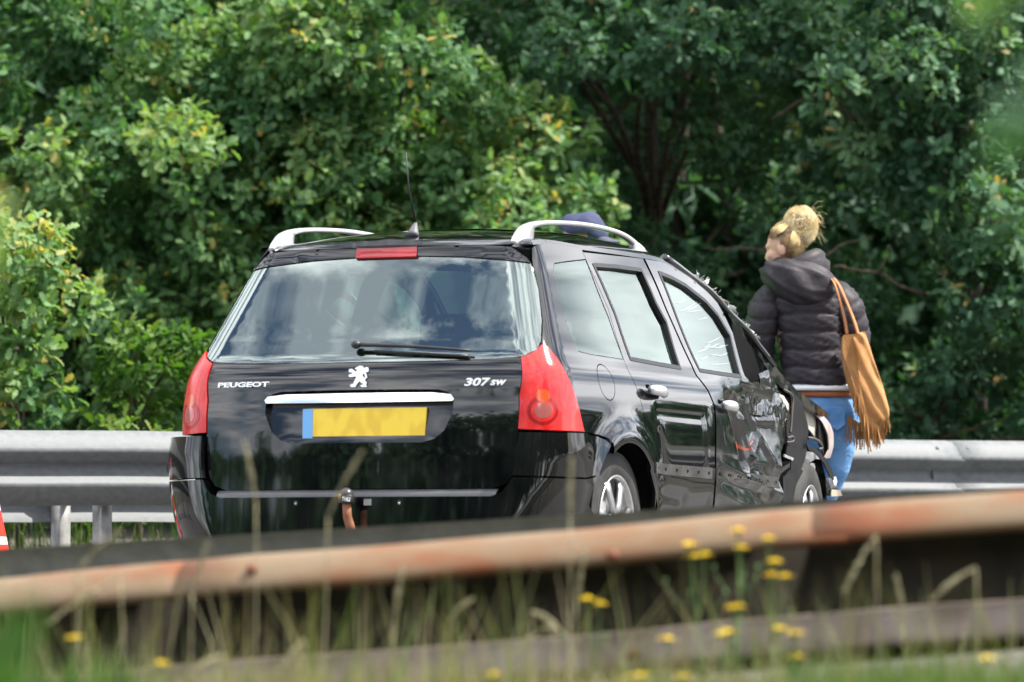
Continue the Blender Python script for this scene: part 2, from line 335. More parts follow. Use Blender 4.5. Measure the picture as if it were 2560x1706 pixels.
def clump(C, rad, dens, size, tint0, simple, per=7, young=.06):
    """rosettes of leaves over the surface of many billows; C (n,3), rad (n,)"""
    k = np.maximum(3, (dens * rad**2).astype(int)); idx = np.repeat(np.arange(len(C)), k); n = len(idx)
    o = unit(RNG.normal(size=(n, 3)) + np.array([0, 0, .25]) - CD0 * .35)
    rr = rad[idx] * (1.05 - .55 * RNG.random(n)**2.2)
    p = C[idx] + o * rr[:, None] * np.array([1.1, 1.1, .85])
    t0 = np.clip(tint0[idx] + RNG.normal(size=n) * .09 + .10 * o[:, 2], 0, .80); yg = RNG.random(n) < young  # tint rises towards the top of each billow, painting in light from above
    m = np.repeat(np.arange(n), per); q = len(m)
    ran = RNG.normal(size=(q, 3)); oo = o[m]
    d = oo * .55 + ran * .75 + np.array([0, 0, -.12]); nn = oo * 1.2 + np.array([0, 0, .55]) + RNG.normal(size=(q, 3)) * .38
    pos = p[m] + unit(d) * .012 + RNG.normal(size=(q, 3)) * .018
    sz = size * (.65 + .6 * RNG.random(q)); sz = np.where(yg[m], sz * .8, sz)
    V, T, lv = leaves(pos, d, nn, sz, simple)
    tint = np.clip(np.where(yg[m], .72 + .30 * RNG.random(q), t0[m] + RNG.normal(size=q) * .06), 0, 1)
    return V, T, np.repeat(tint, lv)
def inpoly(x, y, poly):
    poly = np.asarray(poly, float); c = np.zeros(np.shape(x), bool); j = len(poly) - 1
    for i in range(len(poly)):
        xi, yi = poly[i]; xj, yj = poly[j]
        c ^= ((yi > y) != (yj > y)) & (x < (xj - xi) * (y - yi) / (yj - yi + 1e-12) + xi); j = i
    return c
def billows(poly, depth, step, keep, rmin, rmax, jit=.25, bulge=None, spread=0.):
    poly = np.asarray(poly, float); x0, y0 = poly.min(0); x1, y1 = poly.max(0)
    g = np.array([(x, y) for x in np.arange(x0, x1 + 1, step) for y in np.arange(y0, y1 + 1, step)]); g = g + RNG.uniform(-.5, .5, g.shape) * step
    g = g[inpoly(g[:, 0], g[:, 1], poly)]; g = g[RNG.random(len(g)) < keep]
    dep = depth + RNG.normal(size=len(g)) * jit + spread * RNG.random(len(g))
    if bulge is not None: dep = dep + bulge(g[:, 0], g[:, 1])
    C_ = CAM + CD * dep[:, None] + CR * ((g[:, 0] - 1280) / F * dep)[:, None] + CU * ((853 - g[:, 1]) / F * dep)[:, None]
    ok = C_[:, 2] > .12; C_ = C_[ok]; return C_, rmin + (rmax - rmin) * RNG.random(len(C_)) , g[ok]
def limb(pts, r0, r1, n=8, sub=6):
    P = catmull(pts, sub); P = P + RNG.normal(size=P.shape) * .004; return P, np.linspace(r0, r1, len(P))
def tree(name, label, trunk_px, depth, layers, leafm, limbs=(), tr=.11, top=4.6, group=None, tint=.45, lean=0., back=2.9):
    depth = depth + back
    base = at(trunk_px, 1400, depth); z0 = float(hgt(depth)); base = np.array([base[0], base[1], z0])
    t = thing(name, label, 'tree' if name.endswith('tree') else 'shrub', base, group)
    P = [base + np.array([0, 0, -.1]), base + np.array([.03, .02, top * .25]) + CR * lean * .2, base + np.array([-.04, .03, top * .55]) + CR * lean * .6, base + np.array([.02, 0, top]) + CR * lean]
    b = MB(); Q, R_ = limb(P, tr, tr * .35); b.tube(Q, R_, 12); b.build('trunk', m_bark, t)
    allC = []
    Vs, Ts, Tt = [], [], []; k = 0
    for ly in layers:
        C_, r_, g = billows(ly['poly'], ly['depth'] + back, ly['step'], ly.get('keep', .8), ly.get('rmin', .17), ly.get('rmax', .34), ly.get('jit', .2), ly.get('bulge'), ly.get('spread', 0.))
        if not len(C_): continue
        allC.append(C_)
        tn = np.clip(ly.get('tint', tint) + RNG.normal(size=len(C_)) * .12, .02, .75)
        V, T, q = clump(C_, r_, ly.get('dens', 640.), ly.get('size', .082), tn, ly.get('simple', False), ly.get('per', 8), ly.get('young', .05))
        Vs.append(V); Ts.append(T + k); Tt.append(q); k += len(V)
    mk_tris('crown', np.concatenate(Vs), np.concatenate(Ts), leafm, t, np.concatenate(Tt))
    b = MB(); C_ = allC[0]
    for i in RNG.choice(len(C_), min(14, len(C_)), replace=False):
        e = C_[i]; zt = np.clip(e[2] * .55, .3, top * .9); s = base + np.array([0, 0, zt]) - CR * 0
        mid = (s + e) / 2 + np.array([0, 0, .12]) + RNG.normal(size=3) * .1
        Q, R_ = limb([s, mid, e], tr * .32, .008, sub=5); b.tube(Q, R_, 6)
    for pts, r0, r1 in limbs:
        Q, R_ = limb([at(p[0], p[1], p[2] + back) for p in pts], r0, r1); b.tube(Q, R_, 7)
    b.build('limbs', m_twig, t)
    return t
OUTER = [(-900, -1300), (900, -1300), (900, -150), (-900, -150)]
def wide(x0, x1, y0=-1500, y1=-190): return [(x0, y0), (x1, y0), (x1, y1), (x0, y1)]
CO = dict(step=210, keep=.5, rmin=.40, rmax=.62, size=.24, simple=True, dens=110., per=6, jit=.7)      # canopy above the picture: coarser leaves

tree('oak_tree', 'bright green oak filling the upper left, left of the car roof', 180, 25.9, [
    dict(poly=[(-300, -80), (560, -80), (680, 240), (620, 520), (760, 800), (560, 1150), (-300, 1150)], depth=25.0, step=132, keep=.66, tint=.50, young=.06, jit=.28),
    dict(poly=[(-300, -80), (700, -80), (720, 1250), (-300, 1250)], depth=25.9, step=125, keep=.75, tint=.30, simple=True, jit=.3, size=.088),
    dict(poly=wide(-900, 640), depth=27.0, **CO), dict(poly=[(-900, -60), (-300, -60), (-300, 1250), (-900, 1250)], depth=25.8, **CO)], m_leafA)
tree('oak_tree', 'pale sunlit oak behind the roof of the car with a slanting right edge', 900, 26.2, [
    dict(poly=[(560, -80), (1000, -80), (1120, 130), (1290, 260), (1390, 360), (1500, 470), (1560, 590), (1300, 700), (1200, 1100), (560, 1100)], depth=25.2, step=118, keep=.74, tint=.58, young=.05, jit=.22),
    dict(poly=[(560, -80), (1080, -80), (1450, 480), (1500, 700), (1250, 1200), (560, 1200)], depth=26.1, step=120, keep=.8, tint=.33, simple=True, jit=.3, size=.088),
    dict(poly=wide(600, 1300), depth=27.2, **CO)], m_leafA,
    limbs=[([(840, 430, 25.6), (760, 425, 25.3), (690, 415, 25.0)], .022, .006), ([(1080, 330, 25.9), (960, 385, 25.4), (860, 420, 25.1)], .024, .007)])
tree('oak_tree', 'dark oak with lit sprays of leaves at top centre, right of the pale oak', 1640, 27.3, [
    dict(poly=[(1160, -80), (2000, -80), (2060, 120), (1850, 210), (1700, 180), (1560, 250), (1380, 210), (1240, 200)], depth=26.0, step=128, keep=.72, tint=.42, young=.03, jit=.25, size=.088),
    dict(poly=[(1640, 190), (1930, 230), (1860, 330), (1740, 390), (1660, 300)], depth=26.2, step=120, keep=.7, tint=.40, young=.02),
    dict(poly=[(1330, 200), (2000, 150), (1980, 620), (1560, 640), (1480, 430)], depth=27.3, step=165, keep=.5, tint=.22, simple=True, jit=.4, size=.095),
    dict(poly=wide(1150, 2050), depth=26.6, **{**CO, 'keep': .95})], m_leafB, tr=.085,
    limbs=[([(1500, 330, 26.6), (1600, 230, 26.3), (1660, 170, 26.1)], .012, .005), ([(1590, 160, 26.0), (1660, 240, 26.0), (1700, 290, 26.0)], .014, .007),
           ([(1390, 335, 26.5), (1480, 300, 26.4), (1620, 235, 26.3)], .02, .008), ([(1700, 460, 26.8), (1820, 445, 26.6), (1930, 420, 26.5)], .012, .006)])
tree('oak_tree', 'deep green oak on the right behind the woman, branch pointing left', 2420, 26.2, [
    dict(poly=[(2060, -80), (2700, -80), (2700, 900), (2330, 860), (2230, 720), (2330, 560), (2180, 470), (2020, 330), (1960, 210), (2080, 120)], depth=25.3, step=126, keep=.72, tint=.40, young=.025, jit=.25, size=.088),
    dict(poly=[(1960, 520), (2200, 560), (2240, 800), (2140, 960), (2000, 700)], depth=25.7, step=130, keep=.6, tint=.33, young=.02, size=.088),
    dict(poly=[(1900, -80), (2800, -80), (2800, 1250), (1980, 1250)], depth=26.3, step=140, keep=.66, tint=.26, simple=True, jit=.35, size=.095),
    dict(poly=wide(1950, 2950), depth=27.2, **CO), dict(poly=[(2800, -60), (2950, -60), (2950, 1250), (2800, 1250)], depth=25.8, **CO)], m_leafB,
    limbs=[([(2330, 745, 25.2), (2250, 715, 25.0), (2190, 683, 24.9), (2085, 668, 24.8)], .014, .007), ([(2190, 683, 24.9), (2222, 645, 24.85), (2224, 615, 24.8)], .008, .004),
           ([(2060, 645, 25.0), (2110, 610, 25.0), (2180, 595, 25.0)], .009, .005), ([(1960, 630, 25.6), (1860, 622, 25.4), (1760, 622, 25.3)], .010, .005),
           ([(1930, 300, 25.7), (2040, 240, 25.6), (2150, 300, 25.5)], .013, .006), ([(1990, 170, 25.5), (2080, 205, 25.5), (2140, 250, 25.4)], .010, .005)])
tree('young_oak_tree', 'thin dark trunk standing in the gap between the pale oak and the woman', 1662, 28.6, [
    dict(poly=[(1420, 480), (1980, 430), (1990, 1080), (1440, 1080)], depth=28.4, step=170, keep=.55, tint=.15, simple=True, jit=.7, size=.10, young=.0),
    dict(poly=[(1560, 590), (1760, 560), (1840, 680), (1700, 740)], depth=26.2, step=95, keep=.45, tint=.42, rmin=.10, rmax=.18, size=.10)], m_leafB, tr=.075, lean=.25)
tree('slender_oak_tree', 'slender dark trunk farther back, right of the thin one in the gap', 1870, 29.2, [
    dict(poly=[(1700, 250), (2080, 250), (2080, 900), (1700, 900)], depth=29.2, step=190, keep=.5, tint=.12, simple=True, jit=.7, size=.10, young=.0)], m_leafB, tr=.065, lean=-.3)
tree('oak_bush', 'light green oak bush at the left edge above the guardrail', 40, 24.9, [
    dict(poly=[(-260, 590), (40, 560), (110, 620), (150, 740), (200, 830), (140, 920), (170, 1010), (40, 1060), (-260, 1060)], depth=24.45, step=95, keep=.85, tint=.60, young=.10, rmin=.14, rmax=.24, jit=.15)], m_leafA, tr=.03, top=1.9, back=0)
tree('low_bush', 'low leafy bush right behind the guardrail, below the oak at left', 330, 24.9, [
    dict(poly=[(180, 930), (330, 830), (520, 870), (620, 1000), (640, 1150), (120, 1150)], depth=24.9, step=110, keep=.6, tint=.38, young=.02, rmin=.14, rmax=.24),
    dict(poly=[(-300, 1090), (700, 1090), (700, 1340), (-300, 1340)], depth=24.5, step=70, keep=.8, tint=.6, rmin=.08, rmax=.14, size=.075, young=.03)], m_leafC, tr=.025, top=.9, back=0)
tree('dark_shrub', 'dark undergrowth shrub above the guardrail right of the fringed bag', 2350, 25.6, [
    dict(poly=[(2060, 860), (2800, 840), (2800, 1240), (2060, 1240)], depth=25.5, step=120, keep=.75, tint=.25, young=.01, rmin=.15, rmax=.28, jit=.3)], m_leafB, tr=.03, top=1.0)
tree('hidden_shrub', 'shaded shrub behind the car door windows, left of the woman', 1750, 26.6, [
    dict(poly=[(1250, 640), (1980, 700), (2060, 1240), (1250, 1240)], depth=26.6, step=150, keep=.7, tint=.2, young=.0, rmin=.2, rmax=.34, simple=True, jit=.4, size=.10)], m_leafB, tr=.03, top=1.2)

# the wood behind: one mass of leaves and trunks, and its closed canopy
Vs, Ts, Tt = [], [], []; k = 0
for poly, dep, st, kp in (([(-1800, -200), (4500, -200), (4500, 1300), (-1800, 1300)], 34.0, 150, .62), ([(-1800, -200), (4500, -200), (4500, 1300), (-1800, 1300)], 36.0, 150, .8), ([(-800, -200), (4500, -200), (4500, 1350), (-800, 1350)], 38.5, 150, .95), ([(1250, -150), (2150, -150), (2150, 1250), (1250, 1250)], 33.4, 150, .7),
                          ([(-2500, -2600), (3100, -2600), (3100, -150), (-2500, -150)], 30.0, 300, .9), ([(-2500, -2600), (3100, -2600), (3100, -150), (-2500, -150)], 34.0, 300, .9)):
    C_, r_, g = billows(poly, dep, st, kp, .35, .6, .8)
    V, T, q = clump(C_, r_, 60., .26, np.full(len(C_), .18), True, 6, 0.); Vs.append(V); Ts.append(T + k); Tt.append(q); k += len(V)
wood = mk_tris('wood', np.concatenate(Vs), np.concatenate(Ts), m_leafB, None, np.concatenate(Tt)); tag(wood, 'dark mass of woodland behind the oaks', 'woodland', kind='stuff')

# tree line on the far side of the motorway, behind the camera (seen mirrored in the car)
def far_tree(u, v, h, seed):
    r = np.random.default_rng(seed); n = 1500; o = unit(r.normal(size=(n, 3))); w = h * (.26 + .06 * r.random())
    lump = 1 + .22 * np.sin(o[:, 0] * 5 + seed) * np.cos(o[:, 1] * 4 - seed) + .15 * np.sin(o[:, 2] * 7 + seed * 2)
    p = o * (lump * (.75 + .25 * r.random(n)))[:, None] * np.array([w, w, h * .46]) + grd(u, v, h * .54 - .4)
    return leaves(p, r.normal(size=(n, 3)), o + np.array([0, 0, .5]), np.full(n, h * .085), True)
Vs, Ts = [], []; k = 0; rr = np.random.default_rng(5)
for i in range(64):
    u = -110 + i * 3.4 + rr.uniform(-1.5, 1.5); hh = 10 + 3.0 * rr.random() + 6 * math.exp(-((u - 20) / 9)**2) + 2.5 * math.exp(-((u + 12) / 9)**2)
    V, T, _ = far_tree(u, -27 + 5 * rr.random(), hh, i + 3); Vs.append(V); Ts.append(T + k); k += len(V)
for i in range(34):      # unseen trees added beyond the wood to darken the door reflections, sky above them
    u = 14 + i * 2.6 + rr.uniform(-.8, .8); V, T, _ = far_tree(u, 46 + 5 * rr.random() + .25 * u, 5.0 + 3.0 * rr.random(), i + 203); Vs.append(V); Ts.append(T + k); k += len(V)
fw = mk_tris('far_wood', np.concatenate(Vs), np.concatenate(Ts), m_leafB, None, np.full(k, .3)); tag(fw, 'line of trees on the far side of the motorway, and a row added beyond the wood', 'woodland', kind='stuff')
# ------------------------------------------------------------------ the car: outer skin as an analytic surface S(s, z)
# s runs from the middle of the rear (0) round the corner (.65 to .98) and forward along the side; negative s is the left half
_ycl = rowsmooth([.15, .30, .5, .62, .80, .97, 1.06, 1.25, 1.42, 1.5], [.040, .050, .063, .07, .085, .115, .165, .275, .375, .425])
_hw = rowsmooth([.15, .3, .42, .55, .75, .85, .93, 1.0, 1.2, 1.40, 1.5], [.785, .860, .892, .906, .908, .897, .877, .842, .758, .675, .625])
_rc = rowsmooth([.2, .7, 1.0, 1.45], [.20, .17, .14, .11])
A1, A2, KR = .65, .98, .085
YW1, YW2, ZW = .80, 3.50, .31
def sidex(y, z): return _hw(z) - .010 * np.maximum(0, 1.9 - y)**2 - .010 * np.maximum(0, y - 1.9)**2
def flare(y, z):
    out = 0
    for yw in (YW1, YW2):
        d = np.hypot(y - yw, z - ZW); out = out + .030 * np.exp(-((d - .355) / .075)**2)
    return out
def S0(s, z):
    s = np.asarray(s, float); z = np.asarray(z, float); s, z = np.broadcast_arrays(s, z); sg = np.where(s < 0, -1., 1.); a = np.abs(s)
    r = _rc(z); x0 = _hw(z) - .03 - r; ya = _ycl(z) + KR * x0**2; ta = 2 * KR * x0; yb = ya + ta * r * .9 + r
    xr = np.clip(a / A1, 0, 1) * x0; yr = _ycl(z) + KR * xr**2
    ys = yb + (a - A2); xs = sidex(ys, z); xb = sidex(yb, z); sl_ = (sidex(yb + .01, z) - xb) / .01
    u = np.clip((a - A1) / (A2 - A1), 0, 1); h = .60 * r
    b0, b1, b2, b3 = (1 - u)**3, 3 * u * (1 - u)**2, 3 * u * u * (1 - u), u**3
    xc = b0 * x0 + b1 * (x0 + h) + b2 * (xb - sl_ * h) + b3 * xb; yc = b0 * ya + b1 * (ya + ta * h) + b2 * (yb - h) + b3 * yb
    x = np.where(a < A1, xr, np.where(a < A2, xc, xs)); y = np.where(a < A1, yr, np.where(a < A2, yc, ys))
    x = x + flare(y, z) * np.clip((a - A1) / (A2 - A1) * 1.3 - .3, 0, 1)
    return np.stack([sg * x, y, z], -1)
def SN(s, z, e=2e-3):
    n = np.cross(S0(s + e, z) - S0(s - e, z), S0(s, z + e) - S0(s, z - e))
    return n / np.linalg.norm(n, axis=-1, keepdims=True)
def SO(s, z, off=0.): return S0(s, z) + SN(s, z) * np.asarray(off)[..., None]
_gs, _gz = np.meshgrid(np.arange(-.9, 4.6, .02), np.arange(.16, 1.5, .02), indexing='ij')
_GF = (SN(_gs, _gz) * (CAM - S0(_gs, _gz))).sum(-1) > 0
_cache = {}
def inv(px, py, off=0.):
    """(s, z) of the skin point seen at a photograph pixel"""
    if off not in _cache: _cache[off] = proj(SO(_gs, _gz, np.full(_gs.shape, off)))
    d = np.where(_GF, ((_cache[off] - np.array([px, py]))**2).sum(-1), 1e12); i = np.unravel_index(np.argmin(d), d.shape); p = np.array([_gs[i], _gz[i]])
    f = lambda s, z: proj(SO(np.array(s), np.array(z), np.array(off)))
    for _ in range(10):
        e = 1e-3; f0 = f(*p); J = np.stack([(f(p[0] + e, p[1]) - f0) / e, (f(p[0], p[1] + e) - f0) / e], -1)
        p = p + np.clip(J.T @ np.linalg.solve(J @ J.T + np.eye(2) * 200, np.array([px, py]) - f0), -.03, .03)
    return p
def tr(pts, off=0.): return np.array([inv(x, y, off) for x, y in pts])

def resample(P, d, closed=True):
    P = np.asarray(P, float); out = []; n = len(P)
    for i in range(n if closed else n - 1):
        a, b = P[i], P[(i + 1) % n]; k = max(1, int(math.ceil(np.linalg.norm(b - a) / d)))
        out += [a + (b - a) * t / k for t in range(k)]
    if not closed: out.append(P[-1])
    return np.array(out)
def area(P): x, y = P[:, 0], P[:, 1]; return .5 * np.sum(x * np.roll(y, -1) - np.roll(x, -1) * y)
def inset(P, g):
    P = P if area(P) > 0 else P[::-1]
    t = np.roll(P, -1, 0) - np.roll(P, 1, 0); t /= (np.linalg.norm(t, axis=1, keepdims=True) + 1e-9); nrm = np.stack([-t[:, 1], t[:, 0]], -1); return P + nrm * g
def fill(poly, holes, sp):
    """triangulated region: boundary points plus a jitter-free interior grid; returns points, tris, boundary loops"""
    loops = [poly] + list(holes); pts = []; edges = []; L_ = []
    for lp in loops:
        k = len(pts); pts += [tuple(p) for p in lp]; m = len(lp); edges += [(k + i, k + (i + 1) % m) for i in range(m)]; L_.append((k, m))
    x0, y0 = poly.min(0); x1, y1 = poly.max(0)
    gx, gy = np.meshgrid(np.arange(x0 + sp / 2, x1, sp), np.arange(y0 + sp / 2, y1, sp)); gx = gx + (np.arange(gx.shape[0])[:, None] % 2) * sp / 2; g = np.stack([gx.ravel(), gy.ravel()], -1)
    ok = inpoly(g[:, 0], g[:, 1], poly)
    for h in holes: ok &= ~inpoly(g[:, 0], g[:, 1], h)
    g = g[ok]
    if len(g):
        bp = np.array(pts); keep = np.ones(len(g), bool)
        for c in range(0, len(bp), 200):
            keep &= (((g[:, None] - bp[None, c:c + 200])**2).sum(-1).min(1) > (sp * .45)**2)
        g = g[keep]
    allp = pts + [tuple(p) for p in g]
    v, e, f, ov, oe, of = delaunay_2d_cdt([Vector(p) for p in allp], edges, [], 0, 1e-6)
    Q = np.array([(p.x, p.y) for p in v]); T = np.array([t for t in f if len(t) == 3]); c = Q[T].mean(1); ok = inpoly(c[:, 0], c[:, 1], poly)
    for h in holes: ok &= ~inpoly(c[:, 0], c[:, 1], h)
    T = T[ok]; a = Q[T]; ar = (a[:, 1, 0] - a[:, 0, 0]) * (a[:, 2, 1] - a[:, 0, 1]) - (a[:, 2, 0] - a[:, 0, 0]) * (a[:, 1, 1] - a[:, 0, 1])
    T[ar < 0] = T[ar < 0][:, ::-1]; T = T[np.abs(ar) > 1e-9]
    cnt = {}
    for t in T:
        for i in range(3):
            k = (t[i], t[(i + 1) % 3]); cnt[k] = 1
    bound = [k for k in cnt if (k[1], k[0]) not in cnt]
    return Q, T, bound
def patch(name, poly, m, parent, off=0., holes=(), gap=.0022, flange=.014, sp=.03, disp=None, mirror=False, both=False, custom=True, label=None, mapf=None):
    poly = np.asarray(poly, float); poly = inset(resample(poly if area(poly) > 0 else poly[::-1], sp), gap)
    holes = [inset(resample(np.asarray(h, float) if area(np.asarray(h, float)) > 0 else np.asarray(h, float)[::-1], sp), -gap) for h in holes]
    Q, T, bound = fill(poly, holes, sp); s, z = Q[:, 0], Q[:, 1]
    o_ = np.full(len(Q), float(off))
    if disp is not None: o_ = o_ + disp(s, z)
    if mapf is None: P = SO(s, z, o_); N = SN(s, z)
    else: P, N = mapf(s, z, o_)
    V = P.tolist(); Nn = N.tolist(); Fc = T.tolist()
    if flange:
        for a, b in bound:
            k = len(V); d = P[b] - P[a]; n2 = np.cross(d, N[a]); n2 /= (np.linalg.norm(n2) + 1e-9)
            V += [P[a].tolist(), P[b].tolist(), (P[b] - N[b] * flange).tolist(), (P[a] - N[a] * flange).tolist()]; Nn += [n2.tolist()] * 4; Fc.append([k + 3, k + 2, k + 1, k])
    V = np.array(V); Nn = np.array(Nn); res = []
    for sd in ((1, -1) if both else ((-1,) if mirror else (1,))):
        W = V * [sd, 1, 1]; NN = Nn * [sd, 1, 1]; FF = Fc if sd == 1 else [f[::-1] for f in Fc]
        o = mk(name, W, FF, m, parent, True, NN if custom else None)
        if label: o['label'] = label
        res.append(o)
    return res if both else res[0]
def plate(name, pts, x, m, parent, th=.006, sp=.02, amp=.0, fr=9., bow=0., label=None, ridged=False):
    """a sheet traced on the plane x = const, with its own thickness and optional buckling"""
    from mathutils import noise as mn
    P = np.array([ray_x(px, py, x)[1:] for px, py in pts])
    def mapf(s, z, o):
        c = np.array([s.mean(), z.mean()]); R2 = np.hypot(s - c[0], z - c[1]); d = np.array([mn.turbulence_vector(Vector((a * fr, b * fr, x * 5)), 3, ridged)[0] for a, b in zip(s, z)])
        X = x + amp * d - bow * R2**2; return np.stack([X, s, z], -1), np.tile([1., 0, 0], (len(s), 1))
    o = patch(name, P, m, parent, gap=0, flange=th, sp=sp, custom=False, mapf=mapf, label=label)
    if amp: auto_sharp(o, 40)
    return o
def mirror_poly(half):
    """half outline from the centre line (s=0) top to the centre line bottom -> full outline"""
    half = np.asarray(half, float); left = half[::-1] * [-1, 1]; left = left[(np.abs(left[:, 0]) > 1e-3)]; return np.vstack([half, left])

# materials
m_paint = mat('black_paint', (.0035, .0035, .0045), .3, 0, .0, 1.0)
def dusty(m, amt=.05, scale=3.):
    nt = m.node_tree; b = bsdf(m); t = nt.nodes.new('ShaderNodeTexCoord'); n = nt.nodes.new('ShaderNodeTexNoise'); n.inputs['Scale'].default_value = scale; n.inputs['Detail'].default_value = 8
    q = nt.nodes.new('ShaderNodeMapRange'); q.inputs['To Min'].default_value = .012; q.inputs['To Max'].default_value = amt
    nt.links.new(t.outputs['Object'], n.inputs['Vector']); nt.links.new(n.outputs['Fac'], q.inputs['Value']); nt.links.new(q.outputs[0], b.inputs['Coat Roughness']); return m
dusty(m_paint, .06); noisy(m_paint, (.003, .003, .004), (.014, .0135, .013), scale=5, detail=9, lo=.45, hi=.8)
m_paint_d = noisy(mat('scraped_black_paint', (.006, .006, .007), .16, 0, .4, .45), (.005, .005, .006), (.045, .043, .041), scale=7, detail=9, lo=.55, hi=.75, stretch=(1, 1, 2.5), rough=(.06, .30))
m_plastic = noisy(mat('black_plastic', rough=.5), (.012, .012, .013), (.022, .022, .023), scale=40)
m_rubber = mat('rubber_seal', (.006, .006, .007), .45)
m_tyre = noisy(mat('tyre_rubber', rough=.8), (.014, .014, .014), (.04, .038, .035), scale=12)
m_silver = mat('silver_paint', (.60, .60, .63), .28, .55, .5, .6)
m_chrome = mat('chrome', (.86, .86, .88), .07, 1.)
m_alloy = noisy(mat('wheel_alloy', rough=.32, metal=.75), (.42, .42, .43), (.62, .62, .63), scale=9)
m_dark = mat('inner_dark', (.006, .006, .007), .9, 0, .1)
m_inner = mat('cabin_trim', (.03, .032, .034), .7)
m_seat = noisy(mat('seat_fabric', rough=.9), (.035, .038, .042), (.06, .064, .07), scale=50)
m_beige = noisy(mat('primer_panel', rough=.6), (.36, .34, .29), (.50, .47, .41), scale=8)
m_greyp = noisy(mat('grey_sheet', rough=.5, metal=.3), (.24, .24, .25), (.42, .42, .42), scale=10)
m_white = mat('white_letter', (.85, .87, .88), .3, .2)
m_rustneck = noisy(mat('rusty_steel', rough=.85), (.16, .055, .028), (.30, .13, .07), scale=18)
m_yel = None
def glass_mat(name, tint=(.42, .52, .48), ior=1.55, rough=.0, boost=.0):
    m = bpy.data.materials.new(name); m.use_nodes = True; nt = m.node_tree; nt.nodes.remove(bsdf(m)); l = nt.links.new
    t = nt.nodes.new('ShaderNodeBsdfTransparent'); t.inputs[0].default_value = (*tint, 1); g = nt.nodes.new('ShaderNodeBsdfGlossy'); g.inputs['Roughness'].default_value = rough; g.inputs[0].default_value = (.88, 1, .95, 1)
    f = nt.nodes.new('ShaderNodeFresnel'); f.inputs[0].default_value = ior; a = nt.nodes.new('ShaderNodeMath'); a.operation = 'MULTIPLY_ADD'; a.inputs[1].default_value = 1.0; a.inputs[2].default_value = boost
    ms = nt.nodes.new('ShaderNodeMixShader'); l(f.outputs[0], a.inputs[0]); l(a.outputs[0], ms.inputs[0]); l(t.outputs[0], ms.inputs[1]); l(g.outputs[0], ms.inputs[2]); l(ms.outputs[0], nt.nodes['Material Output'].inputs['Surface']); return m
m_glass = glass_mat('tinted_glass', (.36, .54, .47), 1.6, .0, .19)
m_glass_s = glass_mat('side_glass', (.60, .72, .69), 1.5, .0, .04)
m_cracked = glass_mat('cracked_glass', (.60, .72, .70), 1.5, .10, .08)
def lens_mat(name, c1, c2, stripes=True):
    m = mat(name, c1, .12, 0, .6, .8); nt = m.node_tree; b = bsdf(m); l = nt.links.new; t = nt.nodes.new('ShaderNodeTexCoord')
    s = nt.nodes.new('ShaderNodeSeparateXYZ'); l(t.outputs['Object'], s.inputs[0]); w = nt.nodes.new('ShaderNodeMath'); w.operation = 'MULTIPLY'; w.inputs[1].default_value = 900.; l(s.outputs['Z'], w.inputs[0]); si = nt.nodes.new('ShaderNodeMath'); si.operation = 'SINE'; l(w.outputs[0], si.inputs[0])
    n = nt.nodes.new('ShaderNodeTexNoise'); n.inputs['Scale'].default_value = 9; n.inputs['Detail'].default_value = 2; l(t.outputs['Object'], n.inputs['Vector'])
    r = nt.nodes.new('ShaderNodeValToRGB'); r.color_ramp.elements[0].color = (*c1, 1); r.color_ramp.elements[1].color = (*c2, 1); r.color_ramp.elements[0].position = .4; r.color_ramp.elements[1].position = .62; l(n.outputs['Fac'], r.inputs['Fac']); l(r.outputs[0], b.inputs['Base Color'])
    if stripes:
        bp = nt.nodes.new('ShaderNodeBump'); bp.inputs['Strength'].default_value = .10; bp.inputs['Distance'].default_value = .002; l(si.outputs[0], bp.inputs['Height']); l(bp.outputs[0], b.inputs['Normal'])
    b.inputs['Subsurface Weight'].default_value = .0; b.inputs['Coat Weight'].default_value = .3; b.inputs['Subsurface Radius'].default_value = (.05, .01, .005); b.inputs['Subsurface Scale'].default_value = .5
    return m
m_lens = lens_mat('red_lens', (.58, .004, .007), (.74, .016, .010)); m_lens_b = lens_mat('brake_lens', (.45, .006, .008), (.62, .015, .02), False)
m_lens_d = mat('dark_red_ring', (.30, .003, .005), .25, 0, .5, .4)
m_lens_o = mat('amber_bulb', (.62, .07, .01), .2, 0, .5, .6); m_lens_c = mat('clear_bulb', (.48, .13, .12), .12, .3, .5, .6)

car = thing('crashed_car', 'black estate car with silver roof rails and crushed right front side', 'car', (0, 2.2, 0))

# --- outlines traced on the skin
WIN = tr([(1000, 640), (1153, 639), (1275, 648), (1327, 657), (1333, 672), (1347, 725), (1355, 801), (1353, 853), (1343, 875), (1306, 892), (1184, 901), (1000, 905)])
zt, zb = inv(905, 641)[1], inv(915, 906)[1]
half_win = np.vstack([[[0, zt]], WIN, [[0, zb]]])
half_win = half_win[[0] + [i for i in range(1, len(half_win) - 1) if half_win[i, 0] > .12] + [len(half_win) - 1]]
LAMP = tr([(1353, 862), (1368, 867), (1391, 896), (1421, 950), (1444, 1016), (1459, 1081), (1380, 1078), (1295, 1074), (1298, 990), (1302, 895), (1335, 880)])
gate_edge = tr([(1306, 892), (1302, 896), (1298, 990), (1295, 1074), (1297, 1079), (1292, 1119), (1287, 1168), (1280, 1192), (1265, 1211), (1229, 1224)])
zlip = gate_edge[-1, 1] + .004
half_gate = np.vstack([[[0, zb]], WIN[WIN[:, 1] < zb + .02][-2:], gate_edge, [[0, zlip]]])
half_gate = half_gate[[0] + [i for i in range(1, len(half_gate) - 1) if half_gate[i, 0] > .12] + [len(half_gate) - 1]]
REC = tr([(900, 976), (1000, 975), (1095, 975), (1118, 981), (1132, 1000), (1131, 1030), (1110, 1075), (1085, 1096), (1055, 1105), (900, 1106)])
half_rec = np.vstack([[[0, REC[0, 1]]], REC[1:-1], [[0, REC[-1, 1]]]])

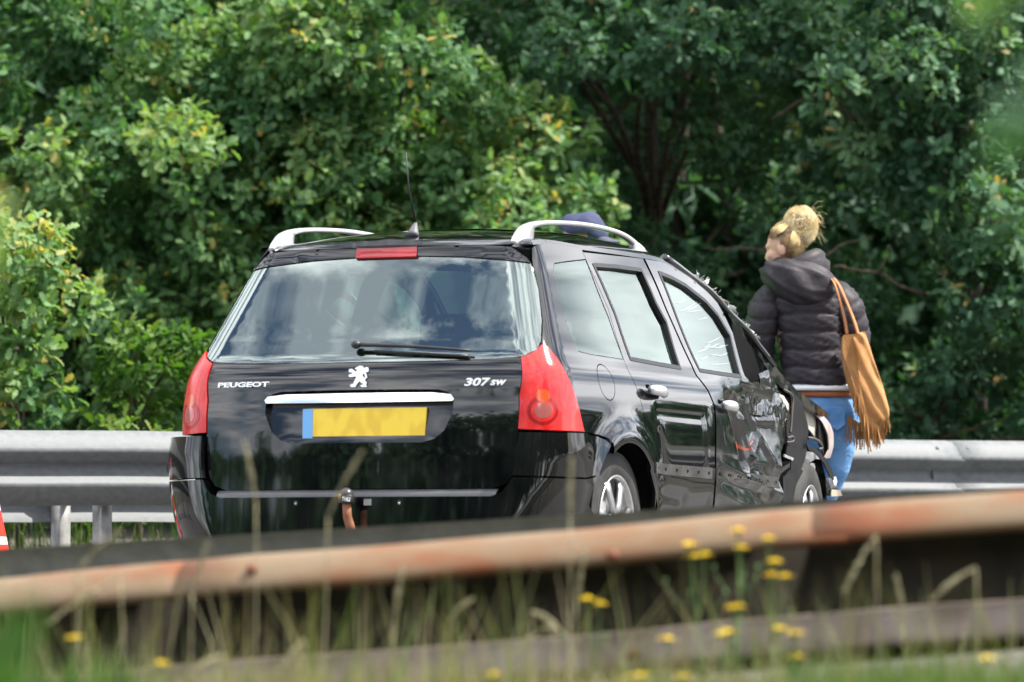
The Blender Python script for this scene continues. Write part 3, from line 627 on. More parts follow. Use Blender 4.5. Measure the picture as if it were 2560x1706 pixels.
full_gate = mirror_poly(half_gate); full_rec = mirror_poly(half_rec)
gate = patch('tailgate', full_gate, m_paint, car, holes=[full_rec], sp=.028, flange=.03)
_rz0, _rz1 = half_rec[-1, 1], half_rec[0, 1]
rec = patch('plate_recess', mirror_poly(half_rec), m_paint, gate, gap=-.002, flange=0, sp=.02, custom=False, disp=lambda s, z: -.004 - .032 * np.clip((z - _rz0) / (_rz1 - _rz0), 0, 1)**.8)
wall = patch('recess_wall', mirror_poly(half_rec), m_paint, gate, off=.0, gap=-.0021, flange=.031, sp=.03)
_b = bmesh.new(); _b.from_mesh(wall.data); bmesh.ops.delete(_b, geom=[f for f in _b.faces if len(f.verts) == 3], context='FACES'); bmesh.ops.reverse_faces(_b, faces=_b.faces); _b.to_mesh(wall.data); _b.free()
patch('rear_window', mirror_poly(half_win), m_glass, car, off=-.001, sp=.03, flange=.006)
# dark ceramic band round the rear glass (a ring just inside it)
def shrink_half(h, k, kz):
    h = h.copy(); c = np.array([0, h[:, 1].mean()]); h[:, 0] = np.maximum(0, h[:, 0] - k * (h[:, 0] > .05)); h[:, 1] = c[1] + (h[:, 1] - c[1]) * kz; return h
patch('glass_border', mirror_poly(half_win), m_rubber, car, off=-.008, holes=[mirror_poly(shrink_half(half_win, .045, .87))], sp=.03, flange=.002)

for sd in (1, -1):
    lm = patch('tail_lamp', LAMP, m_lens, car, off=.005, sp=.018, flange=.03, mirror=sd < 0)
    for (cx, cy, r, mm, nm) in ((1357, 990, 21, m_lens_o, 'indicator_bulb'), (1359, 1026, 26, m_lens_c, 'reversing_bulb')):
        c = inv(cx, cy); rr = r / 600.
        if nm == 'reversing_bulb':
            circ = lambda k_: np.array([(c[0] + rr * k_ * 1.05 * math.cos(q), c[1] + rr * k_ * .78 * math.sin(q)) for q in np.linspace(0, 2 * math.pi, 26)[:-1]])
            patch('reflector_ring', circ(1.75), m_lens_d, lm, off=.0062, gap=0, flange=.001, sp=.012, mirror=sd < 0, holes=[circ(1.35)])
        patch(nm, np.array([(c[0] + rr * 1.05 * math.cos(q), c[1] + rr * .78 * math.sin(q)) for q in np.linspace(0, 2 * math.pi, 20)[:-1]]), mm, lm, off=.0065, gap=0, flange=.002, sp=.012, mirror=sd < 0)

# bumper: corner pieces, lower cover, sky-catching lip
BO = .040
corner = tr([(1297, 1080), (1380, 1081), (1459, 1084), (1497, 1090), (1520, 1098), (1534, 1112), (1518, 1138), (1504, 1165), (1494, 1190), (1450, 1194), (1281, 1191), (1287, 1168), (1292, 1119)], .02)
def bo(s, z): a = np.abs(s); return .026 * np.exp(-((a - .88) / .14)**2) + .02 * np.clip((1.30 - a) / .35, 0, 1) + .012 * np.clip((.66 - z) / .05, 0, 1) * np.clip((1.33 - a) / .2, 0, 1)
patch('bumper_corner', corner, m_paint, car, disp=lambda s, z: bo(s, z) + .004, flange=.03, sp=.02, both=True)
low = tr([(1229, 1240), (1255, 1230), (1268, 1213), (1281, 1193), (1450, 1196), (1494, 1192), (1480, 1225), (1470, 1262)], .03)
half_low = np.vstack([[[0, low[0, 1]]], low, [[1.17, .30], [1.12, .25], [.9, .225], [.65, .22], [0, .22]]])
bump = patch('bumper', mirror_poly(half_low), m_paint, car, disp=lambda s, z: np.maximum(bo(s, z), .028) + .006, flange=.05, sp=.03)
ss = np.linspace(-.60, .60, 41); zl = low[0, 1]; rows = []
for q in np.linspace(0, 1, 7):
    a = q * math.pi / 2; rows.append(SO(ss, np.full(41, zlip - .002 - (zlip - zl + .004) * (1 - math.cos(a))), np.full(41, -.004 + .040 * math.sin(a))))
b = MB(); b.rings(rows, cap=False, closed=False); b.f = [f[::-1] for f in b.f]; b.build('bumper_lip', m_plastic and noisy(mat('lip_plastic', rough=.3, spec=.5, coat=.25), (.04, .04, .043), (.065, .065, .07), scale=6), bump)
for px, py in ((758, 1259), (1008, 1259), (1310, 1255)):
    pass
for sx, zz in ((-.775, .40), (-.24, .39), (.21, .39), (.725, .392)):
    c = SO(np.array(sx), np.array(zz), np.array(.036)); nn = SN(np.array(sx), np.array(zz)); k = MB(); k.lathe([(.0, .004), (.006, .0035), (.0115, .001), (.013, -.002), (.0155, -.001), (.017, -.003)], c, nn, 20); k.build('parking_sensor', m_plastic, bump)
    k = MB(); k.ball(c + nn * .003 - np.array([0, 0, .004]), (.006, .006, .006), 10, 6); k.build('sensor_face', mat('sensor_glint', (.35, .35, .36), .2, .6), bump)
c = SO(np.array(.42), np.array(.395), np.array(.0355)); nn = SN(np.array(.42), np.array(.395)); k = MB(); k.lathe([(0, .002), (.017, .002), (.019, 0), (.021, -.002)], c, nn, 24); k.build('tow_eye_cover', m_paint, bump)
k = MB(); c = SO(np.array(.075), np.array(.392), np.array(.036)); k.box(c, (.034, .006, .026)); k.build('socket_flap', m_greyp, bump, False)

# quarter panel, fuel flap, doors, glass
QW = tr([(1386, 659), (1420, 654), (1464, 649), (1490, 716), (1520, 790), (1560, 899), (1515, 892), (1477, 886), (1445, 878), (1437, 862), (1415, 800), (1396, 735), (1384, 676)])
ds = tr([(1457, 630), (1471, 664), (1520, 771), (1560, 901), (1570, 926), (1597, 986), (1613, 1059), (1615, 1080)])
arch = [(YW1 + .335 * math.cos(q), ZW + .335 * math.sin(q)) for q in np.radians(np.linspace(-22, 158, 26))]
def y2s(y, z): # side s from y
    r = _rc(z); x0 = _hw(z) - .03 - r; return A2 + y - (_ycl(z) + KR * x0**2 + 2 * KR * x0 * r * .9 + r)
arch_s = np.array([(float(y2s(y, z)), z) for y, z in arch])
ZG = 1.492
top = np.array([(s, ZG) for s in np.linspace(ds[0, 0] - .005, .93, 8)])
q_poly = np.vstack([ds[::1], [[float(y2s(1.13, .5)), .50], [float(y2s(1.135, .36)), .36], [float(y2s(1.14, .22)), .22], [float(y2s(1.11, .2)), .2]], arch_s[:21],
                    tr([(1534, 1110), (1520, 1096), (1497, 1088), (1459, 1081), (1444, 1016), (1421, 950), (1391, 896), (1368, 867), (1353, 861), (1356, 830), (1356, 801), (1347, 725), (1333, 668)]), [[.845, 1.40], [.87, 1.45], [.90, ZG]], top[::-1][1:]])
FL = inv(1516, 956); flap = np.array([(FL[0] + .083 * math.cos(q), FL[1] + .075 * math.sin(q)) for q in np.linspace(0, 2 * math.pi, 30)[:-1]])
patch('quarter_panel', q_poly, m_paint, car, holes=[QW, flap], sp=.022, both=True, flange=.02)
patch('fuel_flap', flap, m_paint, car, sp=.02, flange=.01)
patch('fuel_flap_backing', flap, m_dark, car, off=-.012, gap=-.01, sp=.03, flange=0)
patch('quarter_window', QW, m_glass_s, car, off=-.002, sp=.03, both=True, flange=.006)

RG = tr([(1482, 661), (1540, 665), (1603, 674), (1640, 757), (1666, 805), (1702, 922), (1640, 911), (1576, 899), (1536, 783)])
FDR = tr([(1608, 645), (1660, 764), (1728, 914), (1740, 940), (1768, 976), (1783, 1010), (1788, 1065), (1787, 1143), (1784, 1244)])
tops = tr([(1457, 630), (1530, 638), (1607, 646)])
rd_poly = np.vstack([tops, FDR[1:], [[float(y2s(1.93, .24)), .24], [float(y2s(1.2, .24)), .24]], [[float(y2s(1.175, .36)), .36]], tr([(1626, 1180), (1617, 1100)]), ds[::-1][:-1]])
def dents(s, z):
    d = 0 * s
    for (s0, z0, s1, z1, dp, w) in ((1.86, .78, 2.46, .775, -.007, .030), (2.44, .77, 2.45, .58, .005, .022), (1.90, .44, 2.2, .42, -.006, .03), (2.2, .36, 2.5, .40, -.007, .035), (1.88, .70, 1.95, .52, -.005, .03)):
        ux, uz = s1 - s0, z1 - z0; L2 = ux * ux + uz * uz; t = np.clip(((s - s0) * ux + (z - z0) * uz) / L2, 0, 1); dd = np.hypot(s - s0 - t * ux, z - z0 - t * uz); d = d + dp * np.exp(-np.abs(dd / w)**1.6)
    return d
rdoor = patch('rear_door', rd_poly, m_paint, car, holes=[RG], sp=.014, flange=.025, disp=dents, custom=False)
patch('rear_door', rd_poly, m_paint, car, holes=[RG], sp=.03, mirror=True, flange=.025)
patch('rear_door_window', RG, m_glass_s, car, off=-.014, gap=-.004, sp=.03, both=True, flange=.004)
def ring(poly, k):
    p = resample(poly if area(poly) > 0 else poly[::-1], .02); return p, inset(p, k)
a_, b_ = ring(RG, .012); patch('window_seal', inset(a_, -.006), m_rubber, rdoor, off=.002, holes=[b_], gap=0, flange=.018, sp=.02)
FG = tr([(1646, 680), (1680, 694), (1713, 712), (1764, 752), (1795, 788), (1825, 838), (1853, 943), (1800, 936), (1750, 928), (1720, 866), (1698, 812)])
fd_poly = np.vstack([tr([(1612, 647), (1657, 655), (1713, 686), (1764, 724), (1793, 756), (1812, 790), (1832, 832), (1862, 940), (1880, 956), (1940, 985), (1955, 1040), (1963, 1100), (1962, 1200), (1960, 1250)]), [[float(y2s(2.86, .24)), .24], [float(y2s(1.975, .24)), .24]], FDR[::-1][:-1] + [.016, 0]])
from mathutils import noise as mnoise
def _nz(s, z, fr, ridge=True, seed=0.): return np.array([mnoise.turbulence_vector(Vector((a * fr, b * fr, seed)), 4, False)[0] if not ridge else (1 - 2 * abs(mnoise.noise(Vector((a * fr, b * fr, seed))))) for a, b in zip(s, z)])
def crush(s, z):
    f = np.clip((s - 2.72) / .55, 0, 1); g = np.exp(-((z - .80) / .20)**2) * np.exp(-((s - 3.18) / .30)**2)
    lo = np.clip((.98 - z) / .12, 0, 1)
    d = -.050 * g * lo - .020 * f * lo
    d = d + lo * f * (.007 * _nz(s, z, 4., True, 1.3) + .0015 * _nz(s, z, 12., True, 4.2))
    for (s0, z0, s1, z1, dp, w) in ((2.80, .87, 3.00, .60, -.030, .030), (3.02, .80, 3.10, .62, .022, .022), (3.10, .62, 3.26, .72, .020, .018), (3.12, .86, 3.42, .60, .018, .020), (2.86, .50, 3.40, .46, -.016, .020), (3.05, .93, 3.45, .88, -.020, .018), (3.22, .80, 3.44, .80, .016, .016)):
        ux, uz = s1 - s0, z1 - z0; L2 = ux * ux + uz * uz; t = np.clip(((s - s0) * ux + (z - z0) * uz) / L2, 0, 1); dd = np.hypot(s - s0 - t * ux, z - z0 - t * uz); d = d + dp * np.exp(-np.abs(dd / w)**1.5)
    d = d - .022 * np.exp(-((s - 2.93 - (z - .8) * -.35) / .035)**2) * np.clip((.93 - z) / .1, 0, 1) * np.clip((z - .55) / .1, 0, 1)
    d = d + .012 * np.clip((s - 2.6) / .2, 0, 1) * np.sin(z * 46 + s * 7) * np.clip((.62 - z) / .1, 0, 1)
    return d
fdoor = patch('front_door', fd_poly, m_paint_d, car, holes=[FG], sp=.013, flange=.025, disp=crush, custom=False, label='crushed front door with scraped paint')
patch('front_door', fd_poly, m_paint, car, holes=[FG], sp=.03, mirror=True, flange=.025)
patch('front_door_window', FG, m_cracked, car, off=-.014, gap=-.004, sp=.03, flange=.004, label='shattered front door window')
patch('front_door_window', FG, m_glass_s, car, off=-.014, gap=-.004, sp=.03, flange=.004, mirror=True)
a_, b_ = ring(FG, .012); patch('window_seal', inset(a_, -.006), m_rubber, fdoor, off=.002, holes=[b_], gap=0, flange=.018, sp=.02)
# dents in the rear door: shallow ones on a skin of its own come from bump strips; mounting strips with holes where the mouldings were torn off
def strip(name, pxs, par, nh):
    pl = tr(pxs, .004); o = patch(name, pl, m_greyp2, par, off=.006 if par is rdoor else -.004, gap=0, flange=.012, sp=.02, disp=(None if par is rdoor else (lambda s, z: crush(s, z) * .6)))
    for t in np.linspace(.06, .94, nh):
        a = pl[0] + (pl[1] - pl[0]) * t; b = pl[3] + (pl[2] - pl[3]) * t; c = a * .5 + b * .5; oo = .0075 if par is rdoor else .004
        patch('clip_hole', np.array([(c[0] + .010 * math.cos(q), c[1] + .007 * math.sin(q)) for q in np.linspace(0, 2 * math.pi, 10)[:-1]]), m_dark, o, off=oo, gap=0, flange=.001, sp=.02, disp=(None if par is rdoor else (lambda s, z: crush(s, z) * .6)))
m_greyp2 = noisy(mat('strip_primer', rough=.55), (.022, .021, .02), (.06, .056, .053), scale=14)
strip('moulding_mount', [(1640, 1156), (1780, 1170), (1780, 1198), (1640, 1183)], rdoor, 6)
strip('moulding_mount', [(1792, 1171), (1960, 1194), (1958, 1222), (1792, 1199)], fdoor, 7)
# door handles
def handle(px, py, par, ln=.17):
    c = inv(px, py); A = SO(np.array(c[0] - ln / 2), np.array(c[1] + .006), np.array(.0)); k = MB(); P = []
    for t in np.linspace(0, 1, 11):
        P.append(SO(np.array(c[0] - ln / 2 + ln * t), np.array(c[1] + .012 * (1 - t) - .006), np.array(.010 + .030 * math.sin(math.pi * min(1, t * .9 + .08))**.6)))
    k.tube(P, [.012 + .009 * math.sin(math.pi * t)**.5 for t in np.linspace(.03, .97, 11)], 12, flat=1.15); k.build('handle', m_silver, par)
    k = MB(); q = SO(np.array(c[0] - .03), np.array(c[1] + .028), np.array(.006)); k.ball(q, (.006, .02, .012), 10, 6); k.build('lock', m_rubber, par)
handle(1632, 983, rdoor); handle(1812, 1020, fdoor, .15)

# spoiler, roof, rails, aerial, brake light
SPO = tr([(1000, 612), (1153, 612), (1278, 619), (1318, 640), (1329, 655), (1275, 649), (1153, 640), (1000, 640)], .012)
half_spo = np.vstack([[[0, 1.478]], SPO[1:-1], [[0, zt - .003]]])
def spo_disp(s, z): return .004 + .050 * np.clip((z - zt + .02 * np.abs(s)) / .09, 0, 1.2)
spo = patch('spoiler', mirror_poly(half_spo), m_paint, car, sp=.02, flange=.03, custom=False, disp=spo_disp)
ring_s = np.linspace(0, .93, 60); RP = SO(ring_s, np.full(60, 1.478), np.full(60, .055))
def yrear(x): return np.interp(np.abs(x), RP[:, 0], RP[:, 1])
zg_f = rowsmooth([.40, .6, 1.0, 1.5, 1.8, 2.0, 2.19, 2.40], [1.474, 1.490, 1.492, 1.498, 1.500, 1.488, 1.445, 1.385])
hc_f = rowsmooth([.35, .6, 1.0, 1.4, 1.8, 2.2], [.004, .035, .082, .096, .085, .05])
def roof_pt(xi, t):
    xg = .660; x = xi * xg; yr = yrear(x) + .002; yf = 2.02 + .20 * (1 - xi**2); y = yr + (yf - yr) * t
    xg2 = sidex(y, np.minimum(zg_f(y), 1.5)) * (1 - t * .0) ; xg2 = np.where(y < .6, np.minimum(xg2, .632), xg2)
    return np.stack([xi * xg2, y, zg_f(y) + hc_f(y) * (.75 * (1 - np.abs(xi)**2.6) + .25 * (1 - np.abs(xi)**14)) - .020 * np.exp(-np.maximum(y - yr, 0) / .022)], -1)
xi, tt = np.meshgrid(np.linspace(-1, 1, 61), np.linspace(0, 1, 61), indexing='ij')
RV = roof_pt(xi, tt); b = MB(); n = 61
b.add(RV.reshape(-1, 3), [(i * n + j, (i + 1) * n + j, (i + 1) * n + j + 1, i * n + j + 1) for i in range(n - 1) for j in range(n - 1)])
roof = b.build('roof', m_paint, car)
xi, tt = np.meshgrid(np.linspace(-.70, .70, 30), np.linspace(.30, .93, 30), indexing='ij'); RV = roof_pt(xi, tt) + np.array([0, 0, .003]); b = MB(); n = 30
b.add(RV.reshape(-1, 3), [(i * n + j, (i + 1) * n + j, (i + 1) * n + j + 1, i * n + j + 1) for i in range(n - 1) for j in range(n - 1)]); b.build('glass_roof', mat('roof_glass', (.012, .014, .016), .03, 0, .6, 1.), roof)
for sd in (1, -1):   # gutter strip closing roof to side
    ys = np.linspace(.46, 2.3, 50); r0 = np.stack([sidex(ys, np.minimum(zg_f(ys) - .02, 1.5)) * sd, ys, zg_f(ys) - .02], -1); r1 = np.stack([sidex(ys, np.minimum(zg_f(ys), 1.5)) * sd, ys, zg_f(ys)], -1)
    b = MB(); b.rings([r0, r1], cap=False, closed=False); b.f = b.f if sd < 0 else [f[::-1] for f in b.f]; b.build('roof_side', m_paint, car)
    yr_ = [.415, .44, .50, .60, .75, .95, 1.2, 1.45, 1.65, 1.80, 1.95, 2.06]; zr = [1.473, 1.500, 1.538, 1.564, 1.582, 1.596, 1.606, 1.606, 1.596, 1.572, 1.530, 1.488]
    P = catmull([(.552 * sd, y, z) for y, z in zip(yr_, zr)], 5); k = MB(); rows = []
    for i, p in enumerate(P):
        t = P[min(i + 1, len(P) - 1)] - P[max(i - 1, 0)]; t /= np.linalg.norm(t); up = np.cross((1, 0, 0), t); up = up if up[2] > -.2 else -up
        hh = .011 + .012 * math.exp(-((p[1] - .5) / .12)**2) + .008 * math.exp(-((p[1] - 1.95) / .15)**2)
        rows.append([p + np.array([1, 0, 0]) * .014 * math.copysign(abs(math.cos(q))**.6, math.cos(q)) + up * (hh * math.copysign(abs(math.sin(q))**.7, math.sin(q)) - hh) for q in np.linspace(0, 2 * math.pi, 17)[:-1]])
    k.rings(rows)
    for (y0, y1, zz0, zz1) in ((.42, .62, 1.45, 1.568), (1.80, 2.03, 1.46, 1.565)):
        R2 = []
        for t in np.linspace(0, 1, 8):
            yc_ = (y0 + y1) / 2; ln = (y1 - y0) / 2 * (1.0 - .45 * t); z_ = zz0 + (zz1 - zz0) * t; sh = (.06 * t if y0 < 1 else -.07 * t)
            R2.append([np.array([.552 * sd + .020 * math.copysign(abs(math.cos(q))**.7, math.cos(q)), yc_ + sh + ln * math.copysign(abs(math.sin(q))**.7, math.sin(q)), min(z_, float(np.interp(yc_ + sh + ln * math.sin(q), yr_, zr)) - .008)]) for q in np.linspace(0, 2 * math.pi, 17)[:-1]])
        k.rings(R2)
    k.build('roof_rail', m_silver, car)
a0 = np.array([.0, .56, float(zg_f(.56) + hc_f(.56)) - .004]); pA = at(1026, 603, 0.1)
a0[0] = .035; k = MB(); k.tube([a0, a0 + [0, .015, .02], a0 + [0, .03, .05], a0 + [0, .04, .062]], [.032, .024, .012, .007], 14, flat=.8); k.build('aerial_base', mat('grey_plastic', (.09, .09, .10), .5), roof)
k = MB(); k.tube([a0 + [0, .04, .06], a0 + [-.014, .0, .20], a0 + [-.022, -.015, .36]], [.0055, .0036, .0022], 8); k.build('aerial', m_rubber, roof)
BR = tr([(880, 610), (1042, 610), (1043, 627), (882, 627)], .05); s0, s1 = BR[3, 0], BR[2, 0] - .022
patch('brake_light', np.array([(s0, BR[2, 1]), (s1, BR[2, 1]), (s1 + .003, BR[0, 1]), (s0 - .004, BR[0, 1])]), m_lens_b, spo, gap=0, flange=.03, sp=.02, disp=lambda s, z: spo_disp(s, z) + .006, custom=False)
patch('brake_light_base', np.array([(s0 + .008, zt - .006), (s1 + .006, zt - .006), (s1, BR[2, 1] + .001), (s0, BR[2, 1] + .001)]), mat('dark_red_plastic', (.06, .004, .006), .4), spo, gap=0, flange=.03, sp=.03, disp=lambda s, z: spo_disp(s, z) + .004, custom=False)

# wiper
c0, c1 = inv(897, 872), inv(1181, 886); k = MB(); P = [SO(np.array(c0[0] + (c1[0] - c0[0]) * t), np.array(c0[1] + (c1[1] - c0[1]) * t + .004 * math.sin(math.pi * t)), np.array(.03)) for t in np.linspace(0, 1, 9)]
k.tube(P, np.linspace(.012, .006, 9), 8, flat=.8); k.ball(P[0], (.022, .02, .018), 12, 8); wip = k.build('wiper', m_plastic, car)
k = MB(); P = [SO(np.array(c0[0] + (c1[0] - c0[0]) * t), np.array(c0[1] + (c1[1] - c0[1]) * t - .014), np.array(.010)) for t in np.linspace(.16, .97, 9)]; k.tube(P, .007, 6); k.build('wiper_blade', m_rubber, wip)

# chrome bar, number plate
CHB = tr([(690, 988), (697, 984), (900, 982), (1100, 983), (1118, 988), (1126, 1004), (1122, 1008), (900, 1010), (690, 1010), (684, 1004)])
chb = np.array([(-.388, .818), (-.375, .832), (-.30, .840), (0, .8415), (.30, .840), (.375, .832), (.388, .812), (.38, .805), (0, .8035), (-.38, .805)])
patch('chrome_bar', chb, m_chrome, gate, off=.006, gap=0, flange=.03, sp=.02)
m_plate = mat('number_plate', (.62, .40, .02), .45); nt = m_plate.node_tree; bb = bsdf(m_plate); tcn = nt.nodes.new('ShaderNodeTexCoord'); mpn = nt.nodes.new('ShaderNodeMapping'); mpn.inputs['Scale'].default_value = (1, 1, .45); nz = nt.nodes.new('ShaderNodeTexNoise'); nz.inputs['Scale'].default_value = 24; nz.inputs['Detail'].default_value = 0
rp = nt.nodes.new('ShaderNodeValToRGB'); rp.color_ramp.elements[0].position = .36; rp.color_ramp.elements[1].position = .58; rp.color_ramp.elements[0].color = (.80, .52, .04, 1); rp.color_ramp.elements[1].color = (.90, .64, .055, 1)
nt.links.new(tcn.outputs['Object'], mpn.inputs[0]); nt.links.new(mpn.outputs[0], nz.inputs['Vector']); nt.links.new(nz.outputs['Fac'], rp.inputs['Fac']); nt.links.new(rp.outputs[0], bb.inputs['Base Color'])
pz0, pz1 = inv(900, 1096)[1], inv(900, 1020)[1]
ps0, ps1 = inv(742, 1058)[0] + .02, inv(1068, 1058)[0] - .01
npl = patch('number_plate', np.array([(ps0, pz0), (ps1, pz0), (ps1, pz1), (ps0, pz1)]), m_plate, gate, off=-.010, gap=0, flange=.012, sp=.03)
patch('country_band', np.array([(ps0, pz0), (ps0 + .044, pz0), (ps0 + .044, pz1), (ps0, pz1)]), mat('plate_blue', (.16, .42, .80), .4), npl, off=-.0085, gap=.001, flange=.002, sp=.03)

# lettering and emblem: raised shapes set on the tailgate skin
def flat_on(name, mesh_v, faces, m, par, off, z_ext=.004):
    """2-D shapes (metres on the skin, x along s and y up z) stood proud of the tailgate"""
    V = np.asarray(mesh_v, float); n = len(V); top = SO(V[:, 0], V[:, 1], np.full(n, off + z_ext)); bot = SO(V[:, 0], V[:, 1], np.full(n, off)); cnt = {}
    for f in faces:
        for i in range(len(f)): cnt[(f[i], f[(i + 1) % len(f)])] = 1
    F2 = [list(f) for f in faces] + [[a, a + n, b + n, b] for a, b in cnt if (b, a) not in cnt]
    return mk(name, np.vstack([top, bot]), F2, m, par, False)
def text_2d(s, size, shear=0., bold=0.):
    c = bpy.data.curves.new('letters', 'FONT'); c.body = s; c.size = size; c.shear = shear; c.offset = bold; c.resolution_u = 3; o = bpy.data.objects.new('letters', c); COL.objects.link(o)
    dg = bpy.context.evaluated_depsgraph_get(); me = bpy.data.meshes.new_from_object(o.evaluated_get(dg)); V = np.array([v.co[:2] for v in me.vertices]); Fc = []
    b_ = bmesh.new(); b_.from_mesh(me); bmesh.ops.triangulate(b_, faces=b_.faces); bmesh.ops.remove_doubles(b_, verts=b_.verts, dist=1e-6); b_.verts.ensure_lookup_table(); V = np.array([v.co[:2] for v in b_.verts])
    for f in b_.faces:
        i = [v.index for v in f.verts]; a = V[i]; 
        if (a[1, 0] - a[0, 0]) * (a[2, 1] - a[0, 1]) - (a[2, 0] - a[0, 0]) * (a[1, 1] - a[0, 1]) < 0: i = i[::-1]
        Fc.append(i)
    b_.free(); bpy.data.objects.remove(o); bpy.data.curves.remove(c); bpy.data.meshes.remove(me); return V, Fc
def letters(name, txt, x0, y0, x1, y1, shear=0., bold=.0, m=None):
    A, B = inv(x0, y1), inv(x1, y0); V, Fc = text_2d(txt, 1., shear, bold); mn, mxx = V.min(0), V.max(0); V = (V - mn) / (mxx - mn) * (B - A) + A; return flat_on(name, V, Fc, m or m_chrome2, gate, .001)
m_chrome2 = mat('badge_chrome', (.93, .94, .95), .3, .2)
letters('maker_lettering', 'PEUGEOT', 546, 955, 674, 970, 0, .03)
letters('model_lettering', '307', 1161, 945, 1228, 966, .25, .03)
letters('model_suffix', 'sw', 1226, 950, 1268, 964, .35, .03)
lion = [(855, 400), (960, 340), (1080, 285), (1190, 305), (1250, 385), (1290, 370), (1370, 340), (1440, 360), (1445, 520), (1400, 560), (1345, 545), (1335, 460), (1325, 560), (1375, 690), (1380, 790), (1290, 870), (1320, 960), (1375, 975), (1350, 1070), (1340, 1150), (1385, 1170), (1370, 1195), (1140, 1195), (1095, 1130), (1140, 1100), (1230, 1070), (1040, 945), (900, 1140), (870, 1200), (690, 1195), (640, 1130), (700, 1070), (780, 1060), (830, 930), (920, 770), (850, 735), (740, 760), (600, 760), (580, 690), (640, 640), (770, 620), (710, 570), (600, 550), (580, 480), (640, 420), (740, 420), (800, 470), (900, 545), (960, 440), (860, 430)]
lion_px = [(840 + x * 120 / 2091, 900 + y * 120 / 2091) for x, y in lion]
tail_hole = [(1195, 660), (1250, 590), (1310, 780), (1260, 800), (1185, 710)]
LP = tr(lion_px); HP = tr([(840 + x * 120 / 2091, 900 + y * 120 / 2091) for x, y in tail_hole])
LP = LP if area(LP) > 0 else LP[::-1]; HP = HP if area(HP) > 0 else HP[::-1]
Q, T, bd = fill(LP, [HP], .02); flat_on('emblem', Q, T.tolist(), m_chrome2, gate, .002, .006)

# tow ball
tb = at(866, 1237, 18.35); k = MB(); k.ball(tb, (.030, .030, .028), 18, 12); 
tow = k.build('tow_ball_cap', mat('cap_dark', (.06, .06, .06), .25, .3), car)
k = MB(); k.lathe([(.031, -.034), (.0325, -.032), (.0325, -.004), (.031, -.002)], tb, (0, 0, 1.), 24); k.build('cap_collar', m_plastic, tow)
k = MB(); k.ball(tb + CR * -.024 + np.array([0, 0, -.008]) - CD0 * .015, (.012, .010, .012), 10, 6); k.build('cap_tab', mat('brass_tab', (.35, .20, .04), .4, .4), tow)
k = MB(); k.tube([tb + [0, 0, -.03], tb + [.003, .004, -.09], tb + [.014, .02, -.15], tb + [.03, .08, -.21], tb + [.03, .22, -.23]], [.0185, .0185, .02, .022, .022], 14); k.build('tow_neck', m_rustneck, tow)
V, Fc = text_2d('THU', 1., .15, .03); mn, mxx = V.min(0), V.max(0); V = (V - mn) / (mxx - mn) - .5; W_ = []
for a, b_ in V:
    q = a * 1.05; dv = -CD0 * math.cos(q) + CR * math.sin(q); W_.append(tb + dv * .0335 + np.array([0, 0, -.019 + b_ * .017 - a * .004]))
mk('cap_lettering', W_, Fc, m_white, tow, False)

# wheels
def wheel(x, y, sd, spin=0., steer=0.):
    b = MB(); o = np.array([x, y, ZW]); ax = np.array([math.cos(steer) * sd, math.sin(steer) * sd, 0.])
    b.lathe([(.198, -.19), (.25, -.205), (.298, -.195), (.313, -.17), (.316, -.10), (.313, -.03), (.298, -.004), (.25, .006), (.215, .0), (.200, -.008)], o, ax, 56)
    w = b.build('wheel', m_tyre, car)
    b = MB(); b.lathe([(.202, -.004), (.204, .002), (.198, .004), (.190, -.004), (.184, -.03), (.178, -.09)], o, ax, 48)
    e1 = np.cross(ax, (0, 0, 1.)); e2 = np.array([0, 0, 1.])
    for i in range(7):
        q = 2 * math.pi * (i + spin) / 7; d = e1 * math.cos(q) + e2 * math.sin(q); t = -e1 * math.sin(q) + e2 * math.cos(q); R2 = []
        for r_, w_, dp in ((.03, .020, -.012), (.09, .019, -.006), (.15, .023, -.010), (.192, .034, -.016)):
            c = o + d * r_ + ax * dp; R2.append([c - t * w_, c - t * w_ * .7 + ax * .008, c + t * w_ * .7 + ax * .008, c + t * w_, c - ax * .025])
        b.rings(R2)
    b.lathe([(0, .008), (.03, .006), (.036, 0), (.06, -.008), (.066, -.02)], o, ax, 24)
    b.build('rim', m_alloy, w)
    b = MB(); b.lathe([(0, -.06), (.125, -.06), (.13, -.065), (.13, -.08)], o, ax, 32); b.build('brake_disc', m_greyp, w)
    return w
for sd in (1, -1):
    wheel(.862 * sd, YW1, sd, .25); wheel(.80 * sd, YW2, sd, .1, .10)
    b = MB(); b.lathe([(.36, .02), (.37, -.02), (.36, -.30), (.0, -.32)], (.87 * sd, YW1, ZW + .01), (sd, 0, 0), 40); b.build('wheel_liner', m_dark, car)

# dark shell behind the panel gaps, floor and sills
sh = np.array([(0, .25), (.95, .25), (1.05, .40), (1.02, .70), (1.05, .93), (0, .93)]); 
patch('inner_shell', mirror_poly(np.array([(0, .93), (1.0, .93), (1.06, .72), (1.04, .45), (.95, .26), (0, .26)])), m_dark, car, off=-.045, sp=.06, flange=0, custom=False)
patch('inner_shell', np.array([(float(y2s(1.16, .3)), .26), (float(y2s(2.85, .3)), .26), (float(y2s(2.85, .9)), .93), (float(y2s(1.12, .9)), .93)]), m_dark, car, off=-.10, sp=.08, flange=0, both=True, custom=False)
b = MB(); b.box((0, 2.1, .27), (1.45, 3.6, .06)); b.build('floor_pan', m_dark, car, False)
